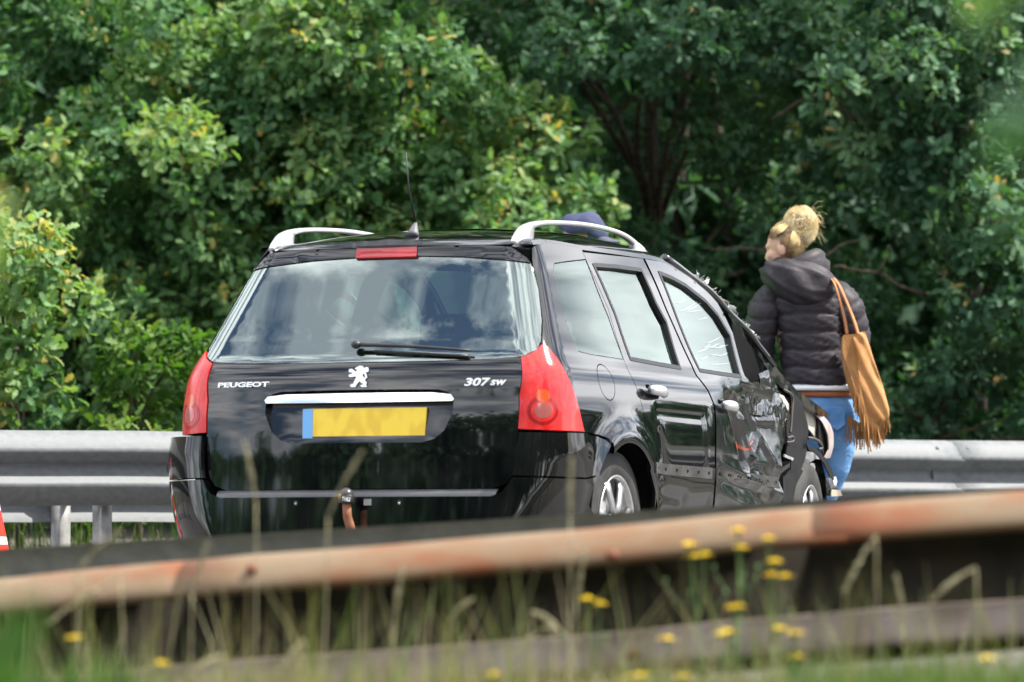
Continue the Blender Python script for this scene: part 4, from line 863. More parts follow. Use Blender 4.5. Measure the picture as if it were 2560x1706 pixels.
# cabin
def rbox(c, size, r=.03, tilt=0., n=3):
    bm = bmesh.new(); bmesh.ops.create_cube(bm, size=1.); bmesh.ops.scale(bm, vec=size, verts=bm.verts); bmesh.ops.bevel(bm, geom=list(bm.edges), offset=r, segments=n, affect='EDGES', profile=.5)
    bmesh.ops.rotate(bm, verts=bm.verts, cent=(0, 0, 0), matrix=Matrix.Rotation(tilt, 3, 'X')); bmesh.ops.translate(bm, verts=bm.verts, vec=c); bm.verts.index_update()
    V = [tuple(v.co) for v in bm.verts]; Fc = [[v.index for v in f.verts] for f in bm.faces]; bm.free(); return V, Fc
for x in (-.42, 0, .42):
    k = MB(); k.add(*rbox((x, 1.18, .66), (.40, .16, .62), .05, -.22)); k.add(*rbox((x, 1.45, .45), (.40, .48, .16), .05)); st = k.build('rear_seat', m_seat, car)
    k = MB(); k.add(*rbox((x, 1.085, 1.09), (.24, .10, .19), .04, -.15)); k.build('headrest', m_seat, st)
for x in (-.38, .38):
    k = MB(); k.add(*rbox((x, 2.02, .72), (.48, .16, .66), .06, -.25)); k.add(*rbox((x, 2.32, .48), (.48, .5, .16), .05)); st = k.build('front_seat', m_seat, car)
    k = MB(); k.add(*rbox((x, 1.90, 1.17), (.26, .10, .19), .04, -.15)); k.build('headrest', m_seat, st)
k = MB(); k.add(*rbox((0, 2.92, .80), (1.38, .42, .34), .08)); k.build('dashboard', m_inner, car)
k = MB(); P = [(-.38 + .185 * math.cos(q), 2.66 - .07 * math.sin(q), .88 + .17 * math.sin(q)) for q in np.linspace(0, 2 * math.pi, 25)]; k.tube(P, .014, 8, cap=False); k.box((-.38, 2.67, .88), (.34, .03, .05)); k.build('steering_wheel', m_rubber, car)
k = MB(); k.add(*rbox((0, .62, .90), (1.25, .75, .03), .01)); k.build('parcel_shelf', m_inner, car)
xi, tt = np.meshgrid(np.linspace(-.95, .95, 21), np.linspace(.02, .99, 21), indexing='ij'); RV = roof_pt(xi, tt) - np.array([0, 0, .035]); b = MB(); n = 21
b.add(RV.reshape(-1, 3), [(i * n + j, i * n + j + 1, (i + 1) * n + j + 1, (i + 1) * n + j) for i in range(n - 1) for j in range(n - 1)]); b.build('headlining', mat('headlining', (.30, .30, .29), .9), car)

# windscreen, left pillar, bonnet and front end
pil = np.array([(2.02, 1.487), (2.20, 1.44), (2.40, 1.375), (2.60, 1.29), (2.80, 1.185), (3.0, 1.05)])
def pil_pt(t): y = np.interp(t, np.linspace(0, 1, 6), pil[:, 0]); z = np.interp(t, np.linspace(0, 1, 6), pil[:, 1]); return sidex(y, z) - .015, y, z
rows = []
for t in np.linspace(0, 1, 14):
    x_, y_, z_ = pil_pt(t); rows.append([(xi_ * x_, y_ + .20 * (1 - xi_**2), z_ + (.06 - .05 * t) * (1 - xi_**2) + .02) for xi_ in np.linspace(-1, 1, 25)])
b = MB(); b.rings(rows, cap=False, closed=False); b.build('windscreen', m_cracked, car)
for sd in (-1, 1):
    P = []
    for t in np.linspace(0, 1, 18):
        x_, y_, z_ = pil_pt(t); P.append((sd * (x_ + (.006 * math.sin(t * 19) * t if sd > 0 else 0)), y_ + (.004 * math.sin(t * 27) if sd > 0 else 0), z_ + .012 + (.006 * math.sin(t * 15 + 1) * t if sd > 0 else 0)))
    k = MB(); k.tube(P, np.linspace(.022, .014, 18), 10); k.build('windscreen_pillar', m_paint if sd < 0 else m_paint_d, car)
# shredded glass and trim along the right pillar
rg = np.random.default_rng(3); k = MB()
for i in range(130):
    t = .30 + .60 * rg.random(); x_, y_, z_ = pil_pt(t); c = np.array([x_ - .01 - .05 * rg.random(), y_ + rg.normal() * .02 + .03, z_ + .035 + .028 * rg.random() * (1 - abs(t - .6))]); a = rg.normal(size=(3, 3)) * (.004 + .011 * rg.random())
    k.add([c + a[0], c + a[1], c + a[2], c - (a[0] + a[1] + a[2]) * .6], [(0, 1, 2), (0, 3, 1), (1, 3, 2), (2, 3, 0)])
k.build('shattered_glass', noisy(mat('glass_crumbs', rough=.25, spec=.8), (.20, .20, .19), (.50, .52, .50), scale=60), car, False)
# bonnet
def bon(xi_, t):
    y = 3.05 + 1.02 * t; w_ = .74 - .05 * t**2; cr = .045 * (1 - xi_**2); z = 1.02 - .10 * t - .13 * t**3 + cr; sag = np.clip((xi_ - .2) / .8, 0, 1)
    z = z - .05 * sag**2 * np.clip(t * 2, 0, 1) + .022 * sag * np.sin(9 * t + 4 * xi_); return np.stack([xi_ * w_, y - .05 * xi_**2 - .16 * sag**2 * t, z], -1)
xi, tt = np.meshgrid(np.linspace(-1, 1, 41), np.linspace(0, 1, 31), indexing='ij'); RV = bon(xi, tt); b = MB(); n = 31
b.add(RV.reshape(-1, 3), [(i * n + j, (i + 1) * n + j, (i + 1) * n + j + 1, i * n + j + 1) for i in range(40) for j in range(n - 1)]); b.build('bonnet', m_paint_d, car)
k = MB(); R2 = []
for q in np.linspace(-1, .86, 22):
    a = q * 1.15; xx = .80 * math.sin(a) / math.sin(1.15); yy = 3.72 + .42 * math.cos(a) - (.10 * max(0, q - .3)); R2.append([(xx, yy, .20), (xx * 1.01, yy + .03, .35), (xx, yy + .03, .55), (xx * .97, yy, .68), (xx * .9, yy - .12, .72)])
k.rings(R2, cap=False, closed=False); k.build('front_bumper', m_paint_d, car)
fw_l = np.array([(float(y2s(2.90, .9)), .95), (float(y2s(3.75, .8)), .86), (float(y2s(3.86, .6)), .62), (float(y2s(3.86, .45)), .45)] + [(float(y2s(YW2 + .335 * math.cos(q), ZW + .335 * math.sin(q))), ZW + .335 * math.sin(q)) for q in np.radians(np.linspace(25, 158, 18))] + [(float(y2s(2.9, .4)), .38)])
patch('front_wing', fw_l, m_paint, car, sp=.04, mirror=True)
# --- torn-open right front corner
def c4(L_): return [(1880 + x * 240 / 1176, 940 + y * 320 / 1568) for x, y in L_]
def c6(L_): return [(1500 + x * 640 / 1930, 800 + y * 520 / 1568) for x, y in L_]
m_liner = mat('matt_black_liner', (.010, .010, .011), .75, 0, .25)
m_hose = mat('hose_rubber', (.07, .06, .055), .5)
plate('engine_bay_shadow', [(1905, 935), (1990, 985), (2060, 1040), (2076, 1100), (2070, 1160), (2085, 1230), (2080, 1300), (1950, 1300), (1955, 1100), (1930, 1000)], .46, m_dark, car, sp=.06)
plate('inner_wing_panel', c4([(330, 215), (390, 245), (485, 460), (475, 590), (425, 640), (390, 420)]), .74, m_beige, car, amp=.012, label='bare cream inner wing panel')
plate('inner_wing_panel', c4([(575, 320), (815, 478), (805, 810), (720, 690), (650, 590)]), .70, m_beige, car, amp=.008, label='bare cream inner wing panel')
plate('wing_liner', c4([(470, 150), (610, 330), (695, 650), (665, 900), (425, 870), (420, 620), (490, 440), (500, 260)]), .765, m_liner, car, amp=.004)
plate('wing_liner', c4([(430, 862), (665, 895), (650, 1000), (600, 1160), (460, 1245), (400, 1245), (475, 1150), (485, 1000), (420, 960)]), .80, m_liner, car, amp=.004)
plate('sill_end', c4([(385, 1240), (625, 1150), (575, 1450), (560, 1560), (365, 1560)]), .81, m_liner, car, amp=.006)
plate('wheel_arch_edge', c4([(670, 850), (760, 878), (905, 1010), (1000, 1200), (1010, 1275), (955, 1235), (880, 1070), (780, 955), (690, 900)]), .80, m_liner, car, amp=.004)
plate('spring_tower', c4([(655, 925), (780, 945), (845, 1025), (770, 1015), (700, 1060), (615, 1160), (640, 1060)]), .76, m_greyp, car, amp=.01)
plate('lamp_housing', c4([(808, 480), (855, 478), (905, 590), (935, 720), (935, 900), (905, 1015), (860, 935), (815, 810)]), .72, m_liner, car, amp=.004)
plate('headlamp_shell', c4([(840, 470), (900, 487), (962, 580), (1012, 700), (1022, 850), (985, 1005), (915, 1015), (952, 900), (932, 720), (888, 570)]), .745, noisy(mat('lamp_shell', rough=.25), (.30, .21, .21), (.46, .42, .40), scale=9), car, bow=.9, label='pale headlamp shell seen from behind')
plate('clip_bracket', c4([(400, 960), (512, 1008), (502, 1040), (398, 992)]), .815, m_greyp, car)
plate('strut_boot', c4([(722, 1065), (770, 1075), (782, 1110), (776, 1170), (742, 1170), (728, 1120)]), .77, mat('white_boot', (.68, .66, .62), .4), car, bow=2.)
plate('bumper_fragment', c4([(995, 1245), (1050, 1235), (1062, 1290), (1040, 1345), (1010, 1330)]), .74, mat('pale_plastic', (.62, .55, .56), .4), car, amp=.01)
plate('bumper_fragment', c4([(900, 1230), (1000, 1260), (1040, 1370), (1060, 1460), (940, 1470), (880, 1380)]), .70, m_paint_d, car, amp=.015)
plate('bumper_fragment', c4([(990, 1390), (1060, 1400), (1085, 1470), (1000, 1480)]), .72, mat('tan_plastic', (.42, .36, .27), .6), car, amp=.02)
# bent front wing edge and bonnet rim, from the pillar foot to the lamp
wing = plate('front_wing', [(1818, 782), (1850, 806), (1880, 838), (1912, 878), (1944, 922), (1972, 955), (1996, 980), (2030, 1003), (2068, 1030), (2076, 1046), (2050, 1040), (2010, 1012), (1990, 1000), (1950, 965), (1932, 950), (1905, 900), (1870, 855), (1838, 820)], .735, m_paint_d, car, th=.03, amp=.008, fr=5., label='bent black front wing edge')
plate('mirror_hole', [(1828, 808), (1852, 833), (1892, 884), (1910, 915), (1906, 945), (1882, 957), (1858, 944), (1846, 890)], .745, m_dark, car)
plate('bent_pillar_foot', [(1896, 935), (1918, 925), (1940, 955), (1952, 1000), (1962, 1060), (1955, 1130), (1940, 1060), (1925, 1010), (1900, 985)], .79, m_paint_d, car, amp=.018, fr=8., sp=.012)
plate('torn_sheet_metal', c6([(1030, 500), (1120, 470), (1230, 490), (1330, 560), (1385, 680), (1405, 760), (1300, 730), (1180, 720), (1080, 700), (1040, 620)]), .838, m_paint_d, car, amp=.024, fr=8., sp=.011, ridged=True)
for L_, r in (([(395, 175), (470, 215), (500, 290), (490, 440), (480, 600), (470, 700)], .006), ([(690, 760), (760, 770), (830, 820), (860, 880), (820, 900)], .007), ([(440, 760), (500, 745), (505, 800), (430, 815)], .005)):
    P = catmull([ray_x(px, py, .79) for px, py in c4(L_)], 5); k = MB(); k.tube(P, r, 7); k.build('loose_hose', m_hose, car)

# orange paint rubbed off on the door, and cracks in its glass
m_orange = mat('orange_scrape', (.24, .05, .02), .35)
for L_ in ([(1075, 905), (1088, 903), (1150, 970), (1140, 985), (1090, 930)], [(1150, 970), (1215, 908), (1220, 916), (1155, 985), (1140, 985)], [(1040, 920), (1052, 915), (1062, 960), (1050, 985)]):
    patch('paint_transfer', tr(c6(L_)), m_orange, fdoor, gap=0, flange=.001, sp=.01, disp=lambda s, z: crush(s, z) + .004, custom=False)
k = MB(); rg = np.random.default_rng(12); m_crack = mat('crack_white', (.75, .82, .84), .4)
for i in range(46):
    t = rg.random(); x0, y0 = 1690 + 140 * rg.random(), 720 + 190 * rg.random(); a = rg.normal(-.35, .25) ; ln = rg.uniform(12, 60); x1, y1 = x0 + ln * math.cos(a), y0 - ln * math.sin(a) * -1
    if not (inpoly(np.array([x0, x1]), np.array([y0, y1]), [(1655, 690), (1713, 715), (1764, 756), (1795, 792), (1822, 840), (1848, 938), (1752, 924)]).all()): continue
    P = [SO(np.array(q[0]), np.array(q[1]), np.array(-.011)) for q in tr([(x0, y0), ((x0 + x1) / 2, (y0 + y1) / 2 + 2), (x1, y1)])]; k.tube(P, [.0004, .0009, .0003], 4)
ck = k.build('glass_cracks', m_crack, car); ck['kind'] = 'stuff'
# ------------------------------------------------------------------ people
UP = np.array([0, 0, 1.])
def remesh(mb, name, m, parent, vox=.009, smooth_it=6):
    o = mb.build(name + '_raw', m); md = o.modifiers.new('r', 'REMESH'); md.mode = 'VOXEL'; md.voxel_size = vox; ms = o.modifiers.new('s', 'SMOOTH'); ms.iterations = smooth_it; ms.factor = .5
    dg = bpy.context.evaluated_depsgraph_get(); me = bpy.data.meshes.new_from_object(o.evaluated_get(dg)); me.name = name
    old = o.data; bpy.data.objects.remove(o); bpy.data.meshes.remove(old)
    me.polygons.foreach_set('use_smooth', np.ones(len(me.polygons), bool)); n = bpy.data.objects.new(name, me)
    if not me.materials: me.materials.append(m)
    return link(n, parent)
def ell(c, a, b, ra, rb, n=28, p=1.0):
    return [c + a * ra * math.copysign(abs(math.cos(q))**p, math.cos(q)) + b * rb * math.copysign(abs(math.sin(q))**p, math.sin(q)) for q in np.linspace(0, 2 * math.pi, n + 1)[:-1]]
def head(mb, c, f, tilt=0.):
    """skull, jaw, nose, brow, ears around centre c, facing f"""
    f = f / np.linalg.norm(f); l = np.cross(UP, f); u = np.cross(f, l)
    def B(off, r, n=16):
        k = MB(); k.ball((0, 0, 0), 1., n, 12); V = np.array(k.v) * np.array(r); V = c + V[:, :1] * f + V[:, 1:2] * l + V[:, 2:] * u + f * off[0] + l * off[1] + u * off[2]; mb.add(V, k.f)
    B((-.012, 0, .025), (.098, .078, .092)); B((.03, 0, -.045), (.066, .060, .078)); B((.055, 0, -.095), (.034, .034, .026)); B((.072, 0, .012), (.024, .055, .018)); B((.086, 0, -.03), (.020, .015, .024)); B((.098, 0, -.042), (.013, .013, .011))
    B((.076, 0, -.073), (.016, .024, .010)); B((.06, .042, -.035), (.026, .022, .024)); B((.06, -.042, -.035), (.026, .022, .024))
    for s in (1, -1): B((-.008, s * .079, -.02), (.022, .012, .032))
    return f, l, u
def hand(mb, w, d, side):
    """palm with five bent fingers from wrist w pointing along d"""
    d = d / np.linalg.norm(d); a = np.cross(d, side); a /= np.linalg.norm(a); p = w + d * .045
    k = MB(); k.ball((0, 0, 0), 1., 12, 8); V = np.array(k.v) * [.050, .040, .018]; mb.add(p + V[:, :1] * d + V[:, 1:2] * a + V[:, 2:] * side, k.f)
    for i, (o, ln) in enumerate(((-.030, .062), (-.010, .075), (.011, .070), (.030, .054))):
        b0 = p + d * .038 + a * o; b1 = b0 + d * ln * .45 - side * .008; b2 = b1 + d * ln * .30 - side * .022; b3 = b2 + d * ln * .10 - side * .022; mb.tube([b0, b1, b2, b3], [.0095, .009, .0085, .007], 8)
    b0 = p - a * .032 - d * .02; mb.tube([b0, b0 - a * .022 + d * .022 - side * .008, b0 - a * .026 + d * .05 - side * .016], [.011, .0105, .008], 8)
m_skin = mat('skin', (.62, .36, .27), .55); bsdf(m_skin).inputs['Subsurface Weight'].default_value = .15; bsdf(m_skin).inputs['Subsurface Radius'].default_value = (.02, .008, .004)
m_jacket = noisy(mat('quilted_nylon', rough=.55, spec=.25), (.027, .023, .028), (.038, .033, .039), scale=30, bump=.25, bscale=26)
m_jeans = noisy(mat('blue_denim', rough=.85), (.065, .185, .42), (.15, .33, .62), scale=7, detail=8, stretch=(1, 1, 1.6), bump=.9, bscale=16)
m_belt = mat('tan_belt', (.36, .11, .04), .6); m_shirt = mat('white_shirt', (.80, .82, .84), .8)
m_hair = noisy(mat('blond_hair', rough=.42), (.20, .11, .045), (.74, .56, .27), scale=11, detail=5, lo=.38, hi=.58, stretch=(1, 1, .6))
m_hair2 = noisy(mat('pale_blond_hair', rough=.4), (.56, .42, .20), (.92, .80, .50), scale=13, detail=4)
m_hair3 = noisy(mat('dark_blond_hair', rough=.45), (.11, .06, .03), (.46, .30, .13), scale=16, detail=4)
m_suede = noisy(mat('tan_suede', rough=.9), (.31, .14, .045), (.43, .22, .08), scale=10, detail=7, bump=.15, bscale=70)
m_suede2 = noisy(mat('tan_suede_strap', rough=.85), (.36, .13, .05), (.48, .21, .09), scale=10, detail=5)

WD = 22.35
def J(px, py, dd=0.): return at(px, py, WD + dd)
wb = J(2040, 1480); woman = thing('person', 'woman in a black quilted jacket and blue jeans walking away right of the car', 'person', (wb[0], wb[1], 0))
fdir = -CR * .93 + CD0 * .36; fdir /= np.linalg.norm(fdir)
hc = J(1962, 619, -.01)
B_ = MB(); f, l, u = head(B_, hc, fdir + UP * -.10)
B_.tube([J(1990, 660, .0), J(1996, 700, .02), J(2010, 735, .02)], [.056, .060, .075], 14)
tor = [(2012, 730, .15, .10), (2018, 780, .185, .115), (2026, 850, .165, .105), (2040, 930, .145, .10), (2050, 990, .165, .115), (2056, 1040, .175, .125), (2056, 1080, .16, .12)]
B_.rings([ell(J(x, y), CR, CD0, a, b) for x, y, a, b in tor])
LA = [J(1928, 728), J(1908, 800, -.01), J(1896, 872, .0), J(1902, 930, .05), J(1908, 985, .10)]; RA = [J(2102, 728), J(2122, 790, .0), J(2138, 850, .02), J(2134, 905, .10), J(2128, 945, .20)]
for A_ in (LA, RA): B_.tube(A_, [.030, .040, .038, .034, .027], 12)
hand(B_, LA[-1], LA[-1] - LA[-2], -CR); hand(B_, RA[-1], RA[-1] - RA[-2], CR)
LL = [J(2012, 1060), J(1990, 1150, -.02), J(1976, 1235, -.06), J(1985, 1320, .02), J(1992, 1425, .10)]; RL = [J(2096, 1060), J(2086, 1150, .02), J(2062, 1240, .06), J(2046, 1330, .02), J(2050, 1440, -.10)]
LL = [J(2016, 1060), J(1996, 1150, -.02), J(1984, 1235, -.05), J(1985, 1320, .02), J(1992, 1440, .10)]
for A_ in (LL, RL): B_.tube(A_, [.085, .075, .055, .052, .036], 14)
for q in (LL[-1], RL[-1]): B_.tube([q + [0, 0, .02], q - [0, 0, .03] + CD0 * .05, q - [0, 0, .045] + CD0 * .15], [.036, .038, .026], 10)
remesh(B_, 'body', m_skin, woman, .0085, 4)
# jeans
k = MB()
for A_ in (LL, RL):
    P = catmull(A_, 6); rr = np.interp(np.linspace(0, 1, len(P)), [0, .25, .5, .75, 1], [.100, .088, .066, .062, .046]); rr = rr + .0025 * np.sin(np.arange(len(P)) * 1.9); k.tube(P, rr, 20)
k.rings([ell(J(x, y, dd), CR, CD0, a, b, 32, .9) for x, y, a, b, dd in ((2052, 978, .158, .112, 0), (2054, 1000, .170, .122, 0), (2056, 1040, .184, .140, -.005), (2057, 1075, .182, .142, -.005), (2055, 1100, .166, .130, 0), (2053, 1125, .13, .10, 0))])
jeans = remesh(k, 'jeans', m_jeans, woman, .0085, 5)
for sx in (2010, 2092):   # back pockets
    k = MB(); k.add(*[[J(sx - 18, 1022, -.150), J(sx + 20, 1018, -.150), J(sx + 20, 1062, -.158), J(sx + 1, 1076, -.156), J(sx - 18, 1066, -.158)], [(0, 1, 2, 3, 4)]]); k.build('back_pocket', m_jeans, jeans, False)
k = MB(); k.rings([ell(J(2052, y), CR, CD0, a, b, 36, .9) for y, a, b in ((980, .163, .118), (981, .172, .132), (993, .176, .136), (995, .168, .12))]); k.build('belt', m_belt, woman)
k = MB(); k.rings([ell(J(2048 , y + 0) , CR, CD0, a, b, 36, .9) for y, a, b in ((955, .165, .12), (970, .184, .148), (978, .186, .150), (980, .16, .12))]); k.build('shirt_hem', m_shirt, woman)
# jacket: quilted torso, sleeves, hood, collar
def quilt(P, A, Bv, ra, rb, pitch, amp, n=40, sub=7, p=.88, seed=0):
    """loft along centres P with radii ra, rb; horizontal baffles of the given pitch puff out between stitched seams"""
    P = np.asarray(P, float); L_ = np.concatenate([[0], np.cumsum(np.linalg.norm(np.diff(P, axis=0), axis=1))]); tot = L_[-1]; m_ = max(2, int(round(tot / pitch))); rows = []; rg = np.random.default_rng(seed)
    wob = rg.normal(size=(m_ + 1, 3)) * .006
    for i in range(m_ * sub + 1):
        t = i / (m_ * sub) * tot; c = np.array([np.interp(t, L_, P[:, k]) for k in range(3)]); a = np.interp(t, L_, ra); b = np.interp(t, L_, rb); ph = (i % sub) / sub; pf = amp * (abs(math.sin(math.pi * ph))**.32) - amp * .7
        tg = P[min(np.searchsorted(L_, t, 'right'), len(P) - 1)] - P[max(np.searchsorted(L_, t, 'right') - 1, 0)]; row = []
        for j in range(n):
            q = 2 * math.pi * j / n; wr = .0035 * math.sin(q * 9 + i * 1.7 + seed) * math.sin(math.pi * ph) + .003 * math.sin(q * 17 - i * 2.3)
            row.append(c + A * (a + pf + wr) * math.copysign(abs(math.cos(q))**p, math.cos(q)) + Bv * (b + pf + wr) * math.copysign(abs(math.sin(q))**p, math.sin(q)) + UP * (.006 * math.sin(q * 3 + seed + (i // sub))))
        rows.append(row)
    return rows
k = MB()
k.rings(quilt([J(2046, 966), J(2040, 930), J(2028, 860), J(2020, 800), J(2014, 750), J(2010, 718), J(2006, 700)], CR, CD0, [.174, .168, .156, .166, .176, .162, .10], [.150, .142, .135, .140, .138, .115, .08], .083, .011, 48, 8, .86, 2))
jk = k.build('jacket', m_jacket, woman)
for A_, sd in ((LA, -1), (RA, 1)):
    P = catmull(A_[:5], 5); t = (P[-1] - P[0]); t /= np.linalg.norm(t); a = CR - t * (CR @ t); a /= np.linalg.norm(a); b = np.cross(t, a)
    P[0] = P[0] + CR * (-sd) * .03 + UP * .02
    k = MB(); k.rings(quilt(P, a, b, np.interp(np.linspace(0, 1, len(P)), [0, .12, .4, .7, 1], [.066, .088, .078, .068, .052]), np.interp(np.linspace(0, 1, len(P)), [0, .12, .4, .7, 1], [.07, .095, .085, .075, .055]), .082, .009, 28, 8, 1., 4 + sd)); k.build('sleeve', m_jacket, jk)
k = MB()   # hood lying on the back
k.ball((0, 0, 0), 1., 40, 26); V = np.array(k.v); q = np.arctan2(V[:, 1], V[:, 0]); pf = 1 + .05 * np.sin(q * 7 + V[:, 2] * 5) * (1 - V[:, 2]**2) + .035 * np.sin(V[:, 2] * 13 + V[:, 0] * 6)
V = V * pf[:, None]; drop = -.055 * (1 - V[:, 0]**2).clip(0) * (V[:, 2] < .2)
hcn = J(1998, 696, -.075); V = hcn + V[:, :1] * CR * .190 + V[:, 1:2] * CD0 * .105 + (V[:, 2:] * .095 + drop[:, None] + V[:, :1] * -.035 - .0) * UP; k.v = V.tolist(); k.build('hood', m_jacket, jk)
k = MB(); rows = []
for i, (y, a, b, o) in enumerate(((712, .155, .12, .0), (690, .150, .125, .010), (676, .135, .115, .004), (664, .128, .108, .012), (650, .116, .100, .006), (642, .100, .088, .0))):
    rows.append([p_ + UP * (.055 * ((p_ - J(1990, y)) @ CR) / .13) for p_ in ell(J(1990 + (y - 642) * .10, y, .0), CR, CD0, a + o, b + o, 36)])
k.rings(rows, cap=False); k.build('collar', m_jacket, jk)
# hair: swept-back cap and a loose bun
k = MB(); k.ball((0, 0, 0), 1., 40, 28); V = np.array(k.v); keep = []
V = V * [.103, .088, .104]; V = V + np.array([-.020, 0, .030])
W_ = hc + V[:, :1] * f + V[:, 1:2] * l + V[:, 2:] * u
rel = V - np.array([-.016, 0, .03]); okv = (rel[:, 0] < .022 + .42 * (rel[:, 2])) & (rel[:, 2] > -.075 - .3 * rel[:, 0])
Fk = [f_ for f_ in k.f if all(okv[i] for i in f_)]; hair = mk('hair', W_, Fk, m_hair3, woman)
bun = J(2001, 566, -.03); rg = np.random.default_rng(8)
def strands(name, n, mm, gen, r=.0022):
    k = MB()
    for i in range(n): k.tube(catmull(gen(i), 4), np.linspace(r, r * .5, (len(gen(0)) - 1) * 4 + 1), 4, cap=False)
    o = k.build(name, mm, hair); o['kind'] = 'stuff'; return o
bb_ = bun - UP * .03
def _sk(a, w): k_ = math.sqrt(max(.12, 1 - (w / .094)**2)); return hc + f * (-.014 + .100 * math.cos(a) * k_) + u * (.026 + .100 * math.sin(a) * k_) + l * w
def g_scalp(i):
    w = rg.uniform(-.05, .088); a = math.radians(rg.uniform(40 if w < .055 else 15, 80)); st = _sk(a, w) + l * (.0 if w < .05 else .004); am = a + (2.35 - a) * .5
    return [st, _sk(am, w * .96) + l * .006, _sk(2.2, w * .6) + u * .012, bb_ + rg.normal(size=3) * .016]
def g_nape(i):
    a = math.radians(rg.uniform(176, 262)); w = rg.uniform(-.04, .085); st = _sk(a, w); am = a + (2.35 - a) * .5
    return [st, _sk(am, w * .95) + l * .006, _sk(2.45, w * .5) + u * .010, bb_ + rg.normal(size=3) * .016]
def g_bun(i):
    nx = CD0 * (1 if rg.random() < .7 else -.3) + rg.normal(size=3) * .28; nx /= np.linalg.norm(nx); e1 = np.cross(nx, UP + rg.normal(size=3) * .3); e1 /= np.linalg.norm(e1); e2 = np.cross(nx, e1); a = rg.uniform(0, 6.28); t0 = rg.uniform(-.75, .75); P = []
    for q in np.linspace(a, a + 1.1 + .9 * rg.random(), 6):
        d = (e1 * math.cos(q) + e2 * math.sin(q)) * math.sqrt(1 - t0 * t0) + nx * t0; k_ = 1.0 + .22 * rg.random() * (q - a) / 2; P.append(bun + CR * (d @ CR) * .080 * k_ + CD0 * (d @ CD0) * .066 * k_ + UP * (d @ UP) * .092 * k_)
    return P
def g_loose(i):
    st = bun + CR * .05 + UP * rg.uniform(-.06, .08) + rg.normal(size=3) * .015; e = st + CR * (.025 + .035 * rg.random()) + UP * rg.uniform(-.06, .03); return [st, (st + e) / 2 + UP * .03 * rg.random(), e]
k = MB(); k.ball((0, 0, 0), 1., 24, 16); V = np.array(k.v); q = np.arctan2(V[:, 2], V[:, 0]); V = V * (.93 + .05 * np.sin(q * 5 + V[:, 1] * 4) + .03 * np.sin(q * 11))[:, None]; k.v = (bun + V[:, :1] * CR * .078 + V[:, 1:2] * CD0 * .064 + V[:, 2:] * UP * .090).tolist(); k.build('hair_bun', m_hair, hair)
strands('scalp_strands', 800, m_hair, g_scalp, .0012); strands('nape_strands', 450, m_hair, g_nape, .0012); strands('bun_strands', 1100, m_hair2, g_bun, .0010); strands('loose_strands', 45, m_hair2, g_loose, .0006)

# fringed suede bag hanging from her right shoulder
bag = thing('shoulder_bag', 'tan fringed suede bag hanging from the right shoulder of the woman', 'bag', tuple(J(2190, 1140, -.2)))
BD = -.17
prof = [(2133, 836, 28, .035), (2135, 850, 32, .045), (2140, 880, 37, .055), (2152, 930, 40, .065), (2168, 980, 41, .070), (2183, 1030, 40, .070), (2190, 1054, 32, .055), (2193, 1068, 14, .02)]
P = catmull([J(x, y, BD) for x, y, w, t in prof], 4); ws = np.interp(np.linspace(0, 1, len(P)), np.linspace(0, 1, len(prof)), [w / 504. for x, y, w, t in prof]); ts = np.interp(np.linspace(0, 1, len(P)), np.linspace(0, 1, len(prof)), [t for x, y, w, t in prof]); rows = []
for i, c in enumerate(P):
    rows.append([c + CR * (ws[i] * math.cos(q)) + CD0 * ts[i] * math.copysign(abs(math.sin(q))**.8, math.sin(q)) + CD0 * (.010 * math.sin(q * 3 + i * .35) + .007 * math.sin(q * 7 - i * .5)) + UP * (-.05 * math.cos(q) * 0 + .012 * math.cos(q)) for q in np.linspace(0, 2 * math.pi, 41)[:-1]])
k = MB(); k.rings(rows, cap=True); k.build('pouch', m_suede, bag)
# side flap
fl = [(2108, 838), (2132, 836), (2142, 900), (2150, 960), (2170, 1050), (2150, 1040), (2132, 1000), (2126, 940), (2106, 880)]
V = [J(x, y, BD - .075 + .01 * math.sin(i * 2)) for i, (x, y) in enumerate(fl)]; V2 = [p_ + CD0 * .006 for p_ in V]; k = MB(); n = len(V); k.add(V + V2, [tuple(range(n))[::-1], tuple(range(n, 2 * n))] + [(i, (i + 1) % n, n + (i + 1) % n, n + i) for i in range(n)]); k.build('flap', m_suede, bag, False)
k = MB(); rg = np.random.default_rng(4)
def fringe(x0, y0, x1, y1, n, l0, l1, dd):
    for i in range(n):
        t = (i + rg.random() * .5) / n; x = x0 + (x1 - x0) * t; y = y0 + (y1 - y0) * t; ln = l0 + (l1 - l0) * t + rg.normal() * 6; w = 1.7; sx = rg.normal() * 4 + 3
        a, b = J(x - w, y, BD + dd), J(x + w, y, BD + dd); c, d = J(x + sx + w * .6, y + ln, BD + dd), J(x + sx - w * .6, y + ln, BD + dd); m1, m2 = (a + d) / 2 + CD0 * rg.normal() * .006, (b + c) / 2 + CD0 * rg.normal() * .006; e = CD0 * .003
        k.add([a, b, m2, m1, c, d, a + e, b + e, m2 + e, m1 + e, c + e, d + e], [(0, 3, 2, 1), (3, 5, 4, 2), (6, 7, 8, 9), (9, 8, 10, 11), (0, 6, 9, 3), (3, 9, 11, 5), (1, 2, 8, 7), (2, 4, 10, 8), (5, 11, 10, 4)])
fringe(2128, 940, 2172, 1050, 36, 60, 78, -.082); fringe(2166, 1048, 2198, 1066, 24, 60, 48, -.05); fringe(2190, 1064, 2222, 1040, 20, 50, 44, -.02); fringe(2190, 930, 2220, 1040, 16, 16, 20, .0); fringe(2120, 1040, 2168, 1070, 22, 62, 60, .05)
fo = k.build('fringe', m_suede, bag, False); fo['kind'] = 'stuff'
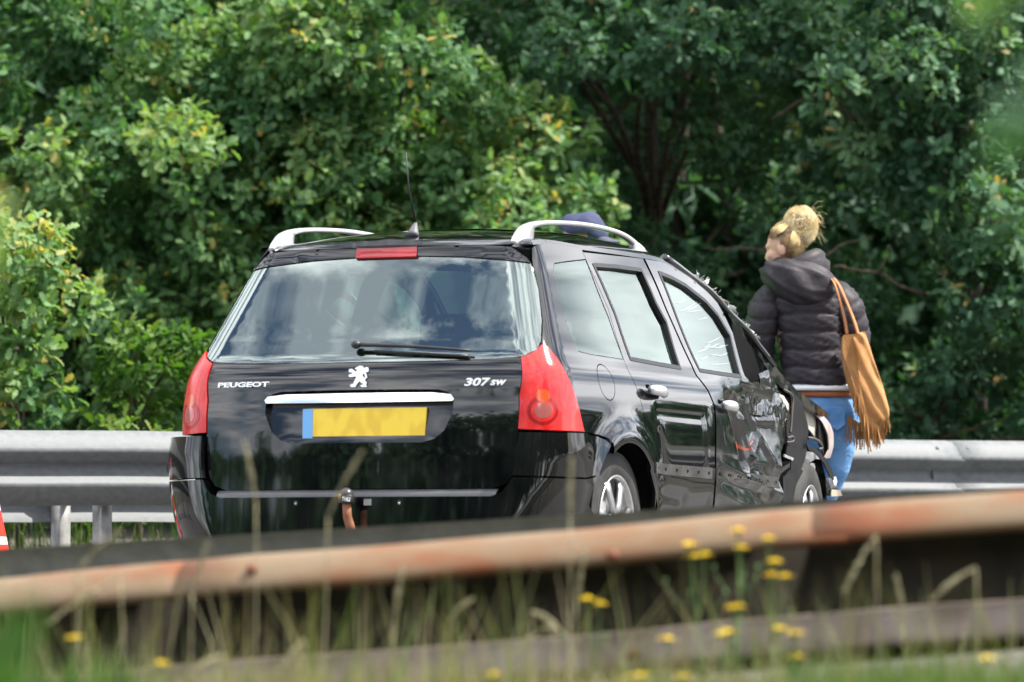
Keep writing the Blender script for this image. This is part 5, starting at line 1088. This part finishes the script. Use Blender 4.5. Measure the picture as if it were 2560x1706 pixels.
for xs in ([(2118, 838), (2112, 800), (2100, 750), (2088, 712), (2080, 700)], [(2146, 838), (2134, 800), (2114, 750), (2098, 714), (2086, 698)]):
    P = catmull([J(x, y, BD + (-.02 if i < 3 else .0) + (.04 if i == 4 else 0)) for i, (x, y) in enumerate(xs)], 6); k = MB(); k.tube(P, np.linspace(.017, .013, len(P)), 8, flat=.4); k.build('strap', m_suede2, bag)

# man in a cap in front of the bonnet, seen over the roof and through the windows
MD = 22.72
def K(px, py, dd=0.): return at(px, py, MD + dd)
mb_ = K(1455, 1480); man = thing('person', 'person in a navy cap and bright green vest behind the car roof', 'person', (mb_[0], mb_[1], 0))
mf = CR * .90 - CD0 * .30 - UP * .18; hc2 = K(1458, 606)
B_ = MB(); f2, l2, u2 = head(B_, hc2, mf); B_.tube([K(1442, 625), K(1440, 665), K(1445, 690)], [.06, .063, .08], 14)
B_.rings([ell(K(x, y), CR, CD0, a, b) for x, y, a, b in ((1450, 690, .12, .19), (1470, 740, .14, .22), (1480, 830, .135, .20), (1470, 940, .13, .17), (1462, 1000, .14, .18), (1462, 1060, .13, .17))])
MA = [K(1478, 715, -.19), K(1545, 765, -.23), K(1602, 830, -.22), K(1640, 862, -.12), K(1672, 872, -.02)]; MB2 = [K(1478, 715, .16), K(1500, 790, .20), K(1530, 860, .20), K(1570, 880, .14), K(1600, 880, .10)]
for A_ in (MA, MB2): B_.tube(A_, [.062, .055, .047, .04, .032], 12)
hand(B_, MA[-1], MA[-1] - MA[-2], UP); hand(B_, MB2[-1], MB2[-1] - MB2[-2], UP)
M1 = [K(1462, 1050, -.09), K(1462, 1150, -.1), K(1465, 1250, -.1), K(1462, 1350, -.1), K(1460, 1450, -.1)]; M2 = [p_ + CD0 * .2 for p_ in M1]
for A_ in (M1, M2): B_.tube(A_, [.09, .08, .06, .055, .042], 12)
for q in (M1[-1], M2[-1]): B_.tube([q + [0, 0, .02], q + CR * .06 - [0, 0, .02], q + CR * .16 - [0, 0, .03]], [.042, .044, .03], 10)
remesh(B_, 'body', m_skin, man, .011, 4)
m_navy = noisy(mat('navy_cloth', rough=.85), (.022, .028, .075), (.04, .048, .11), scale=30); m_hiv = mat('hi_vis_green', (.13, .80, .06), .6)
k = MB()
for A_ in (M1, M2): k.tube(A_, [.105, .092, .075, .072, .066], 14)
remesh(k, 'trousers', m_navy, man, .013, 3)
k = MB(); k.rings([ell(K(x, y), CR, CD0, a, b) for x, y, a, b in ((1448, 672, .09, .10), (1452, 690, .14, .20), (1470, 740, .165, .24), (1480, 830, .16, .225), (1470, 940, .155, .20), (1464, 1010, .16, .205))])
for A_ in (MA, MB2): k.tube(A_[:4], [.08, .072, .062, .052], 12)
remesh(k, 'vest', m_hiv, man, .012, 3)
k = MB(); k.ball((0, 0, 0), 1., 28, 14); V = np.array(k.v); V[:, 2] = np.where(V[:, 2] < -.1, -.1, V[:, 2]); V = V * [.132, .108, .105]; V[:, 2] += .01 * np.sin(V[:, 0] * 40); hcap = hc2 + u2 * .050 - f2 * .008
k.v = (hcap + V[:, :1] * f2 + V[:, 1:2] * l2 + V[:, 2:] * u2).tolist(); cap = k.build('cap', m_navy, man)
k = MB(); rows = []
for t in np.linspace(0, 1, 6):
    row = []
    for q in np.linspace(-1.15, 1.15, 13): rr = .100 + .085 * t * math.cos(q * .9); row.append(hcap + f2 * (rr * math.cos(q) * 1.1) + l2 * .088 * math.sin(q) / math.sin(1.15) * (1 - .15 * t) + u2 * (.002 - .018 * t - .025 * math.sin(q)**2 * t))
    rows.append(row)
top_ = [list(r) for r in rows]; k.rings(rows, cap=False, closed=False); k.rings([[p_ - u2 * .006 for p_ in r] for r in rows], cap=False, closed=False); k.build('cap_brim', mat('brim_cloth', (.06, .065, .10), .8), cap)
k = MB(); P = [hcap + f2 * .121 * math.cos(q) + l2 * .097 * math.sin(q) + u2 * .012 for q in np.linspace(-2.0, -.7, 12)]; k.tube(P, .006, 6); k.build('cap_band', mat('cap_red', (.55, .05, .04), .6), cap)
# ------------------------------------------------------------------ foreground verge: grass, dry stems, yellow flowers
m_grass = leaf_mat('grass_blade', (.30, .245, .15), (.16, .18, .07), (.085, .17, .03), (.025, .085, .01), trans=.3, rough=.6)
m_dry = noisy(mat('dry_seed_head', rough=.9), (.22, .19, .11), (.36, .33, .2), scale=30)
m_stem = mat('flower_stem', (.075, .14, .035), .6); m_petal = noisy(mat('yellow_petal', rough=.6), (.90, .66, .01), (.95, .78, .03), scale=60); m_bud = mat('green_bud', (.10, .17, .06), .7)
def blades(n, vr, ur, hr, tint_f, w=.004, seed=1, lean=.35, zoff=0.):
    r = np.random.default_rng(seed); v = r.uniform(*vr, n); u = r.uniform(*ur, n) * v / 9.; h = r.uniform(*hr, n); a = r.uniform(0, 6.283, n)
    base = CAM[None] * [1, 1, 0] + CR[None] * u[:, None] + CD0[None] * v[:, None] + np.array([0, 0, 1.])[None] * (-.46 + zoff); dirv = np.stack([np.cos(a), np.sin(a), 0 * a], -1); side = np.cross(dirv, [0, 0, 1.]); ln = lean * r.random(n) * h
    side = np.where((r.random(n) < .7)[:, None], CR[None] * np.sign(r.normal(size=n))[:, None], side); V = []; ts = (0, .4, .75, 1.); ww = (1, .9, .55, .05)
    for t, wd in zip(ts, ww):
        c = base + np.array([0, 0, 1.]) * (h * (t - .12 * t * t * (ln / h)))[:, None] + dirv * (ln * t * t)[:, None]; V += [c - side * (w * wd), c + side * (w * wd)]
    V = np.stack(V, 1); T = []
    for i in range(3): k = 2 * i; T += [(k, k + 1, k + 3), (k, k + 3, k + 2)]
    T = (np.array(T)[None] + (np.arange(n) * 8)[:, None, None]).reshape(-1, 3); return V.reshape(-1, 3), T, np.repeat(tint_f(r, n, u), 8)
Vs, Ts, Tt = [], [], []; kk = 0
for args in (dict(n=9500, vr=(9.6, 11.9), ur=(-1.5, 1.5), hr=(.18, .40), tint_f=lambda r, n, u: np.clip(r.normal(.14, .20, n) + .08 * np.abs(u), 0, 1), seed=1, w=.0048),
             dict(n=3600, vr=(8.8, 11.2), ur=(.55, 1.4), hr=(.30, .42), tint_f=lambda r, n, u: np.clip(r.normal(.7, .2, n), 0, 1), seed=2, w=.005),
             dict(n=900, vr=(8.0, 10.5), ur=(-1.5, -.75), hr=(.30, .46), tint_f=lambda r, n, u: np.clip(r.normal(.95, .1, n), 0, 1), seed=3, w=.006),
             dict(n=420, vr=(9.6, 11.7), ur=(-1.4, 1.4), hr=(.42, .66), tint_f=lambda r, n, u: np.clip(r.normal(.30, .2, n), 0, 1), seed=4, w=.003, lean=.5),
             dict(n=700, vr=(5.0, 8.6), ur=(-1.6, 1.6), hr=(.24, .36), tint_f=lambda r, n, u: np.clip(r.normal(.7, .2, n), 0, 1), seed=6, w=.004),
             dict(n=3200, vr=(24.0, 25.0), ur=(-2.2, 1.6), hr=(.62, .90), tint_f=lambda r, n, u: np.clip(r.normal(.62, .25, n), 0, 1), seed=7, w=.006, zoff=.05)):
    V, T, q = blades(**args); Vs.append(V); Ts.append(T + kk); Tt.append(q); kk += len(V)
g = mk_tris('grass', np.concatenate(Vs), np.concatenate(Ts), m_grass, None, np.concatenate(Tt)); tag(g, 'mixed dry and green roadside grass in the foreground', 'grass', kind='stuff')

def seed_stalk(px, py, tx, ty, depth, label, hl=.10, r=.011):
    depth = depth + 2.7
    """a dry grass stem that ends in a nodding seed head; (px,py) head base, (tx,ty) head tip"""
    A, B = at(px, py, depth), at(tx, ty, depth - .03); gb = np.array([A[0] - CR[0] * .03 + CR[0] * (px - tx) * .0002, A[1], -.46]); t = thing('dry_stem', label, 'dry stem', tuple(gb), 'dry grass stems in the foreground')
    k = MB(); k.tube(catmull([gb, gb * .5 + A * .5 + CR * .01, A], 5), .0018, 5); k.build('stem', m_dry, t)
    k = MB(); P = catmull([A, A * .5 + B * .5 + UP * .008, B], 12); rg = np.random.default_rng(int(px)); k.tube(P, .0012, 4)
    for i, p in enumerate(P):
        for j in range(3):
            w = .009 * (.35 + .65 * math.sin(math.pi * (.06 + .9 * i / len(P)))); d = rg.normal(size=3); d /= np.linalg.norm(d); ax_ = P[min(i + 1, len(P) - 1)] - P[max(i - 1, 0)]; ax_ = ax_ / np.linalg.norm(ax_); e = p + d * w * .8 + ax_ * w; k.tube([p, (p + e) / 2 + d * .002, e], [.0010, .0030, .0005], 4)
    sh_ = k.build('seed_head', m_dry, t); sh_['kind'] = 'stuff'
ST = [(640, 1260, 612, 1110, 9.2, 'thin pale stem in front of the left of the bumper'), (820, 1290, 905, 1130, 8.8, 'pale stem leaning right in front of the tow ball'), (1425, 1300, 1428, 1150, 8.9, 'upright pale stem in front of the rear wheel arch'),
      (985, 1560, 1005, 1420, 8.7, 'pale stem crossing the rusty rail below the car plate'), (1440, 1500, 1462, 1380, 8.8, 'pale stem crossing the dark gap of the rusty rail'), (300, 1440, 120, 1560, 8.6, 'stem bending down to the left over the rusty rail'),
      (200, 1420, 300, 1330, 8.9, 'stem leaning right at the lower left of the car'), (480, 1480, 520, 1360, 8.8, 'stem crossing the rail left of the tow ball'), (760, 1600, 700, 1680, 8.4, 'drooping stem low at the left of centre'),
      (1380, 1560, 1270, 1650, 8.6, 'arched stem drooping left below the dark gap'), (1330, 1530, 1400, 1580, 8.6, 'arched stem drooping right in the middle'), (2190, 1340, 2110, 1480, 8.6, 'tall curved stem right of the yellow flowers'),
      (2440, 1420, 2330, 1500, 8.5, 'arched stem near the right edge'), (2260, 1560, 2240, 1440, 8.7, 'upright stem below the right end of the rail'), (560, 1640, 470, 1690, 8.0, 'short drooping stem in the lower left corner area'), (1120, 1560, 1180, 1500, 8.7, 'short stem with a round tip in the middle')]
for a in ST: seed_stalk(*a)

def flower(par, P, r=.0145, tilt=0.):
    k = MB(); rg = np.random.default_rng(int(abs(P[0] * 1e4)) % 9999)
    for ring_, (n, rr, z0) in enumerate(((13, r, .0), (10, r * .68, .0035), (6, r * .36, .006))):
        for i in range(n):
            q = 2 * math.pi * (i + .5 * ring_) / n + rg.normal() * .06; d = CR * math.cos(q) + CD0 * math.sin(q); sd = -CR * math.sin(q) + CD0 * math.cos(q); b = P + UP * z0; t = b + d * rr + UP * (.003 + rg.normal() * .001); w = rr * .22
            k.add([b - sd * w * .5, b + sd * w * .5, t + sd * w, t + d * .0015, t - sd * w], [(0, 1, 2, 3, 4)])
    return k.build('flower_head', m_petal, par, False)
def flower_plant(pxs, depth, label, foot_px, size=.026):
    depth = depth + 2.75
    g0 = at(foot_px, 1700, depth); g0 = np.array([g0[0], g0[1], -.46]); t = thing('yellow_flower_plant', label, 'flower', tuple(g0), 'yellow hawkweed plants in the foreground')
    fork = at(foot_px, min(1690, max(p[1] for p in pxs) + 170), depth)
    k = MB(); k.tube(catmull([g0, (g0 + fork) / 2 + CR * .006, fork], 5), .0026, 6)
    for px, py in pxs:
        P = at(px, py, depth + (px % 7 - 3) * .012); k.tube(catmull([fork, fork * .45 + P * .55 + CR * (px - foot_px) * .00012, P], 5), [.0028] * 6 + [.0020] * 5, 6)
    k.build('stem', m_stem, t)
    for px, py in pxs:
        P = at(px, py, depth + (px % 7 - 3) * .012); fh = flower(t, P, size * (.85 + .3 * ((px * 7) % 10) / 10))
        k = MB(); k.lathe([(.001, -.012), (.0045, -.010), (.0055, -.003), (.004, .001)], P, UP, 10); k.build('calyx', m_bud, fh)
    k = MB()
    for i in range(3):
        px, py = pxs[i % len(pxs)]; e = at(px + (-60 + 55 * i), py + 90, depth); k = MB(); k.tube([fork * .6 + e * .4, e - UP * .012], .0014, 5); k.ball(e, (.0055, .0055, .009), 10, 7); k.build('bud', m_bud, t)
FP = [([(1724, 1364), (1731, 1394), (1763, 1390)], 8.75, 'three yellow flowers in a tight cluster, left of the tall group', 1745), ([(1845, 1329), (1853, 1372)], 8.75, 'tallest pair of yellow flowers in the middle of the group', 1850),
      ([(1920, 1349), (1935, 1406), (1926, 1441), (1963, 1444)], 8.7, 'four yellow flowers at the right of the tall group', 1930), ([(1830, 1522), (1846, 1520)], 8.6, 'double yellow flower low below the tall group', 1838),
      ([(1667, 1600)], 8.5, 'single yellow flower left of the low double one, near the lower edge', 1672), ([(1805, 1588), (1822, 1582)], 8.5, 'orange-yellow flower pair just under the low double flower', 1815),
      ([(1951, 1574), (1988, 1586), (1992, 1645)], 8.5, 'three low yellow flowers right of the flower pair', 1975), ([(403, 1662)], 8.2, 'single yellow flower at the bottom, left below the car', 400),
      ([(185, 1597)], 8.4, 'faint yellow flower at far left below the rail', 190), ([(1236, 1690)], 8.0, 'pale yellow flower cut by the bottom edge near the middle', 1236),
      ([(1468, 1500), (1500, 1512)], 8.9, 'drooping orange-yellow flower in the dark gap of the rail', 1490), ([(2469, 1649)], 7.9, 'yellow flower in the green grass at lower right', 2470), ([(1604, 1692), (1575, 1697), (1706, 1694)], 8.2, 'row of yellow flowers cut by the bottom edge', 1630)]
for a in FP: flower_plant(*a)

# twigs close to the camera, far out of focus
def near_twig(label, P0, P1, P2, n, mm, size, tint, seed):
    t = thing('near_twig', label, 'twig', tuple(P0)); P = catmull([P0, P1, P2], 8); k = MB(); k.tube(P, np.linspace(.006, .002, len(P)), 7); k.build('twig', m_twig, t); r = np.random.default_rng(seed)
    idx = r.integers(3, len(P), n); pos = P[idx] + r.normal(size=(n, 3)) * .006; d = r.normal(size=(n, 3)) + [0, 0, -.3]; V, T, lv = leaves(pos, d, r.normal(size=(n, 3)) + UP, size * (.7 + .5 * r.random(n)))
    mk_tris('foliage', V, T, mm, t, np.repeat(np.clip(tint + r.normal(size=n) * .1, 0, 1), lv))
near_twig('blurred dark green twig hanging at the right edge', at(2900, -500, 4.6), at(2680, 60, 4.5), at(2590, 560, 4.4), 26, m_leafB, .07, .25, 3)
near_twig('blurred green twig at the top right corner', at(2750, -260, 4.9), at(2580, -60, 4.9), at(2500, 10, 4.9), 10, m_leafA, .06, .5, 5)
near_twig('blurred twig with brownish leaves at the left edge', at(-300, 800, 4.8), at(-120, 620, 4.8), at(20, 560, 4.8), 9, m_leafA, .055, .93, 6)
near_twig('blurred broad green leaves in the lower left corner', at(-150, 2400, 4.6), at(-40, 1950, 4.6), at(20, 1740, 4.6), 44, m_leafC, .10, .30, 7)

for o in list(bpy.data.objects):
    if '_base' in o.keys(): del o['_base']
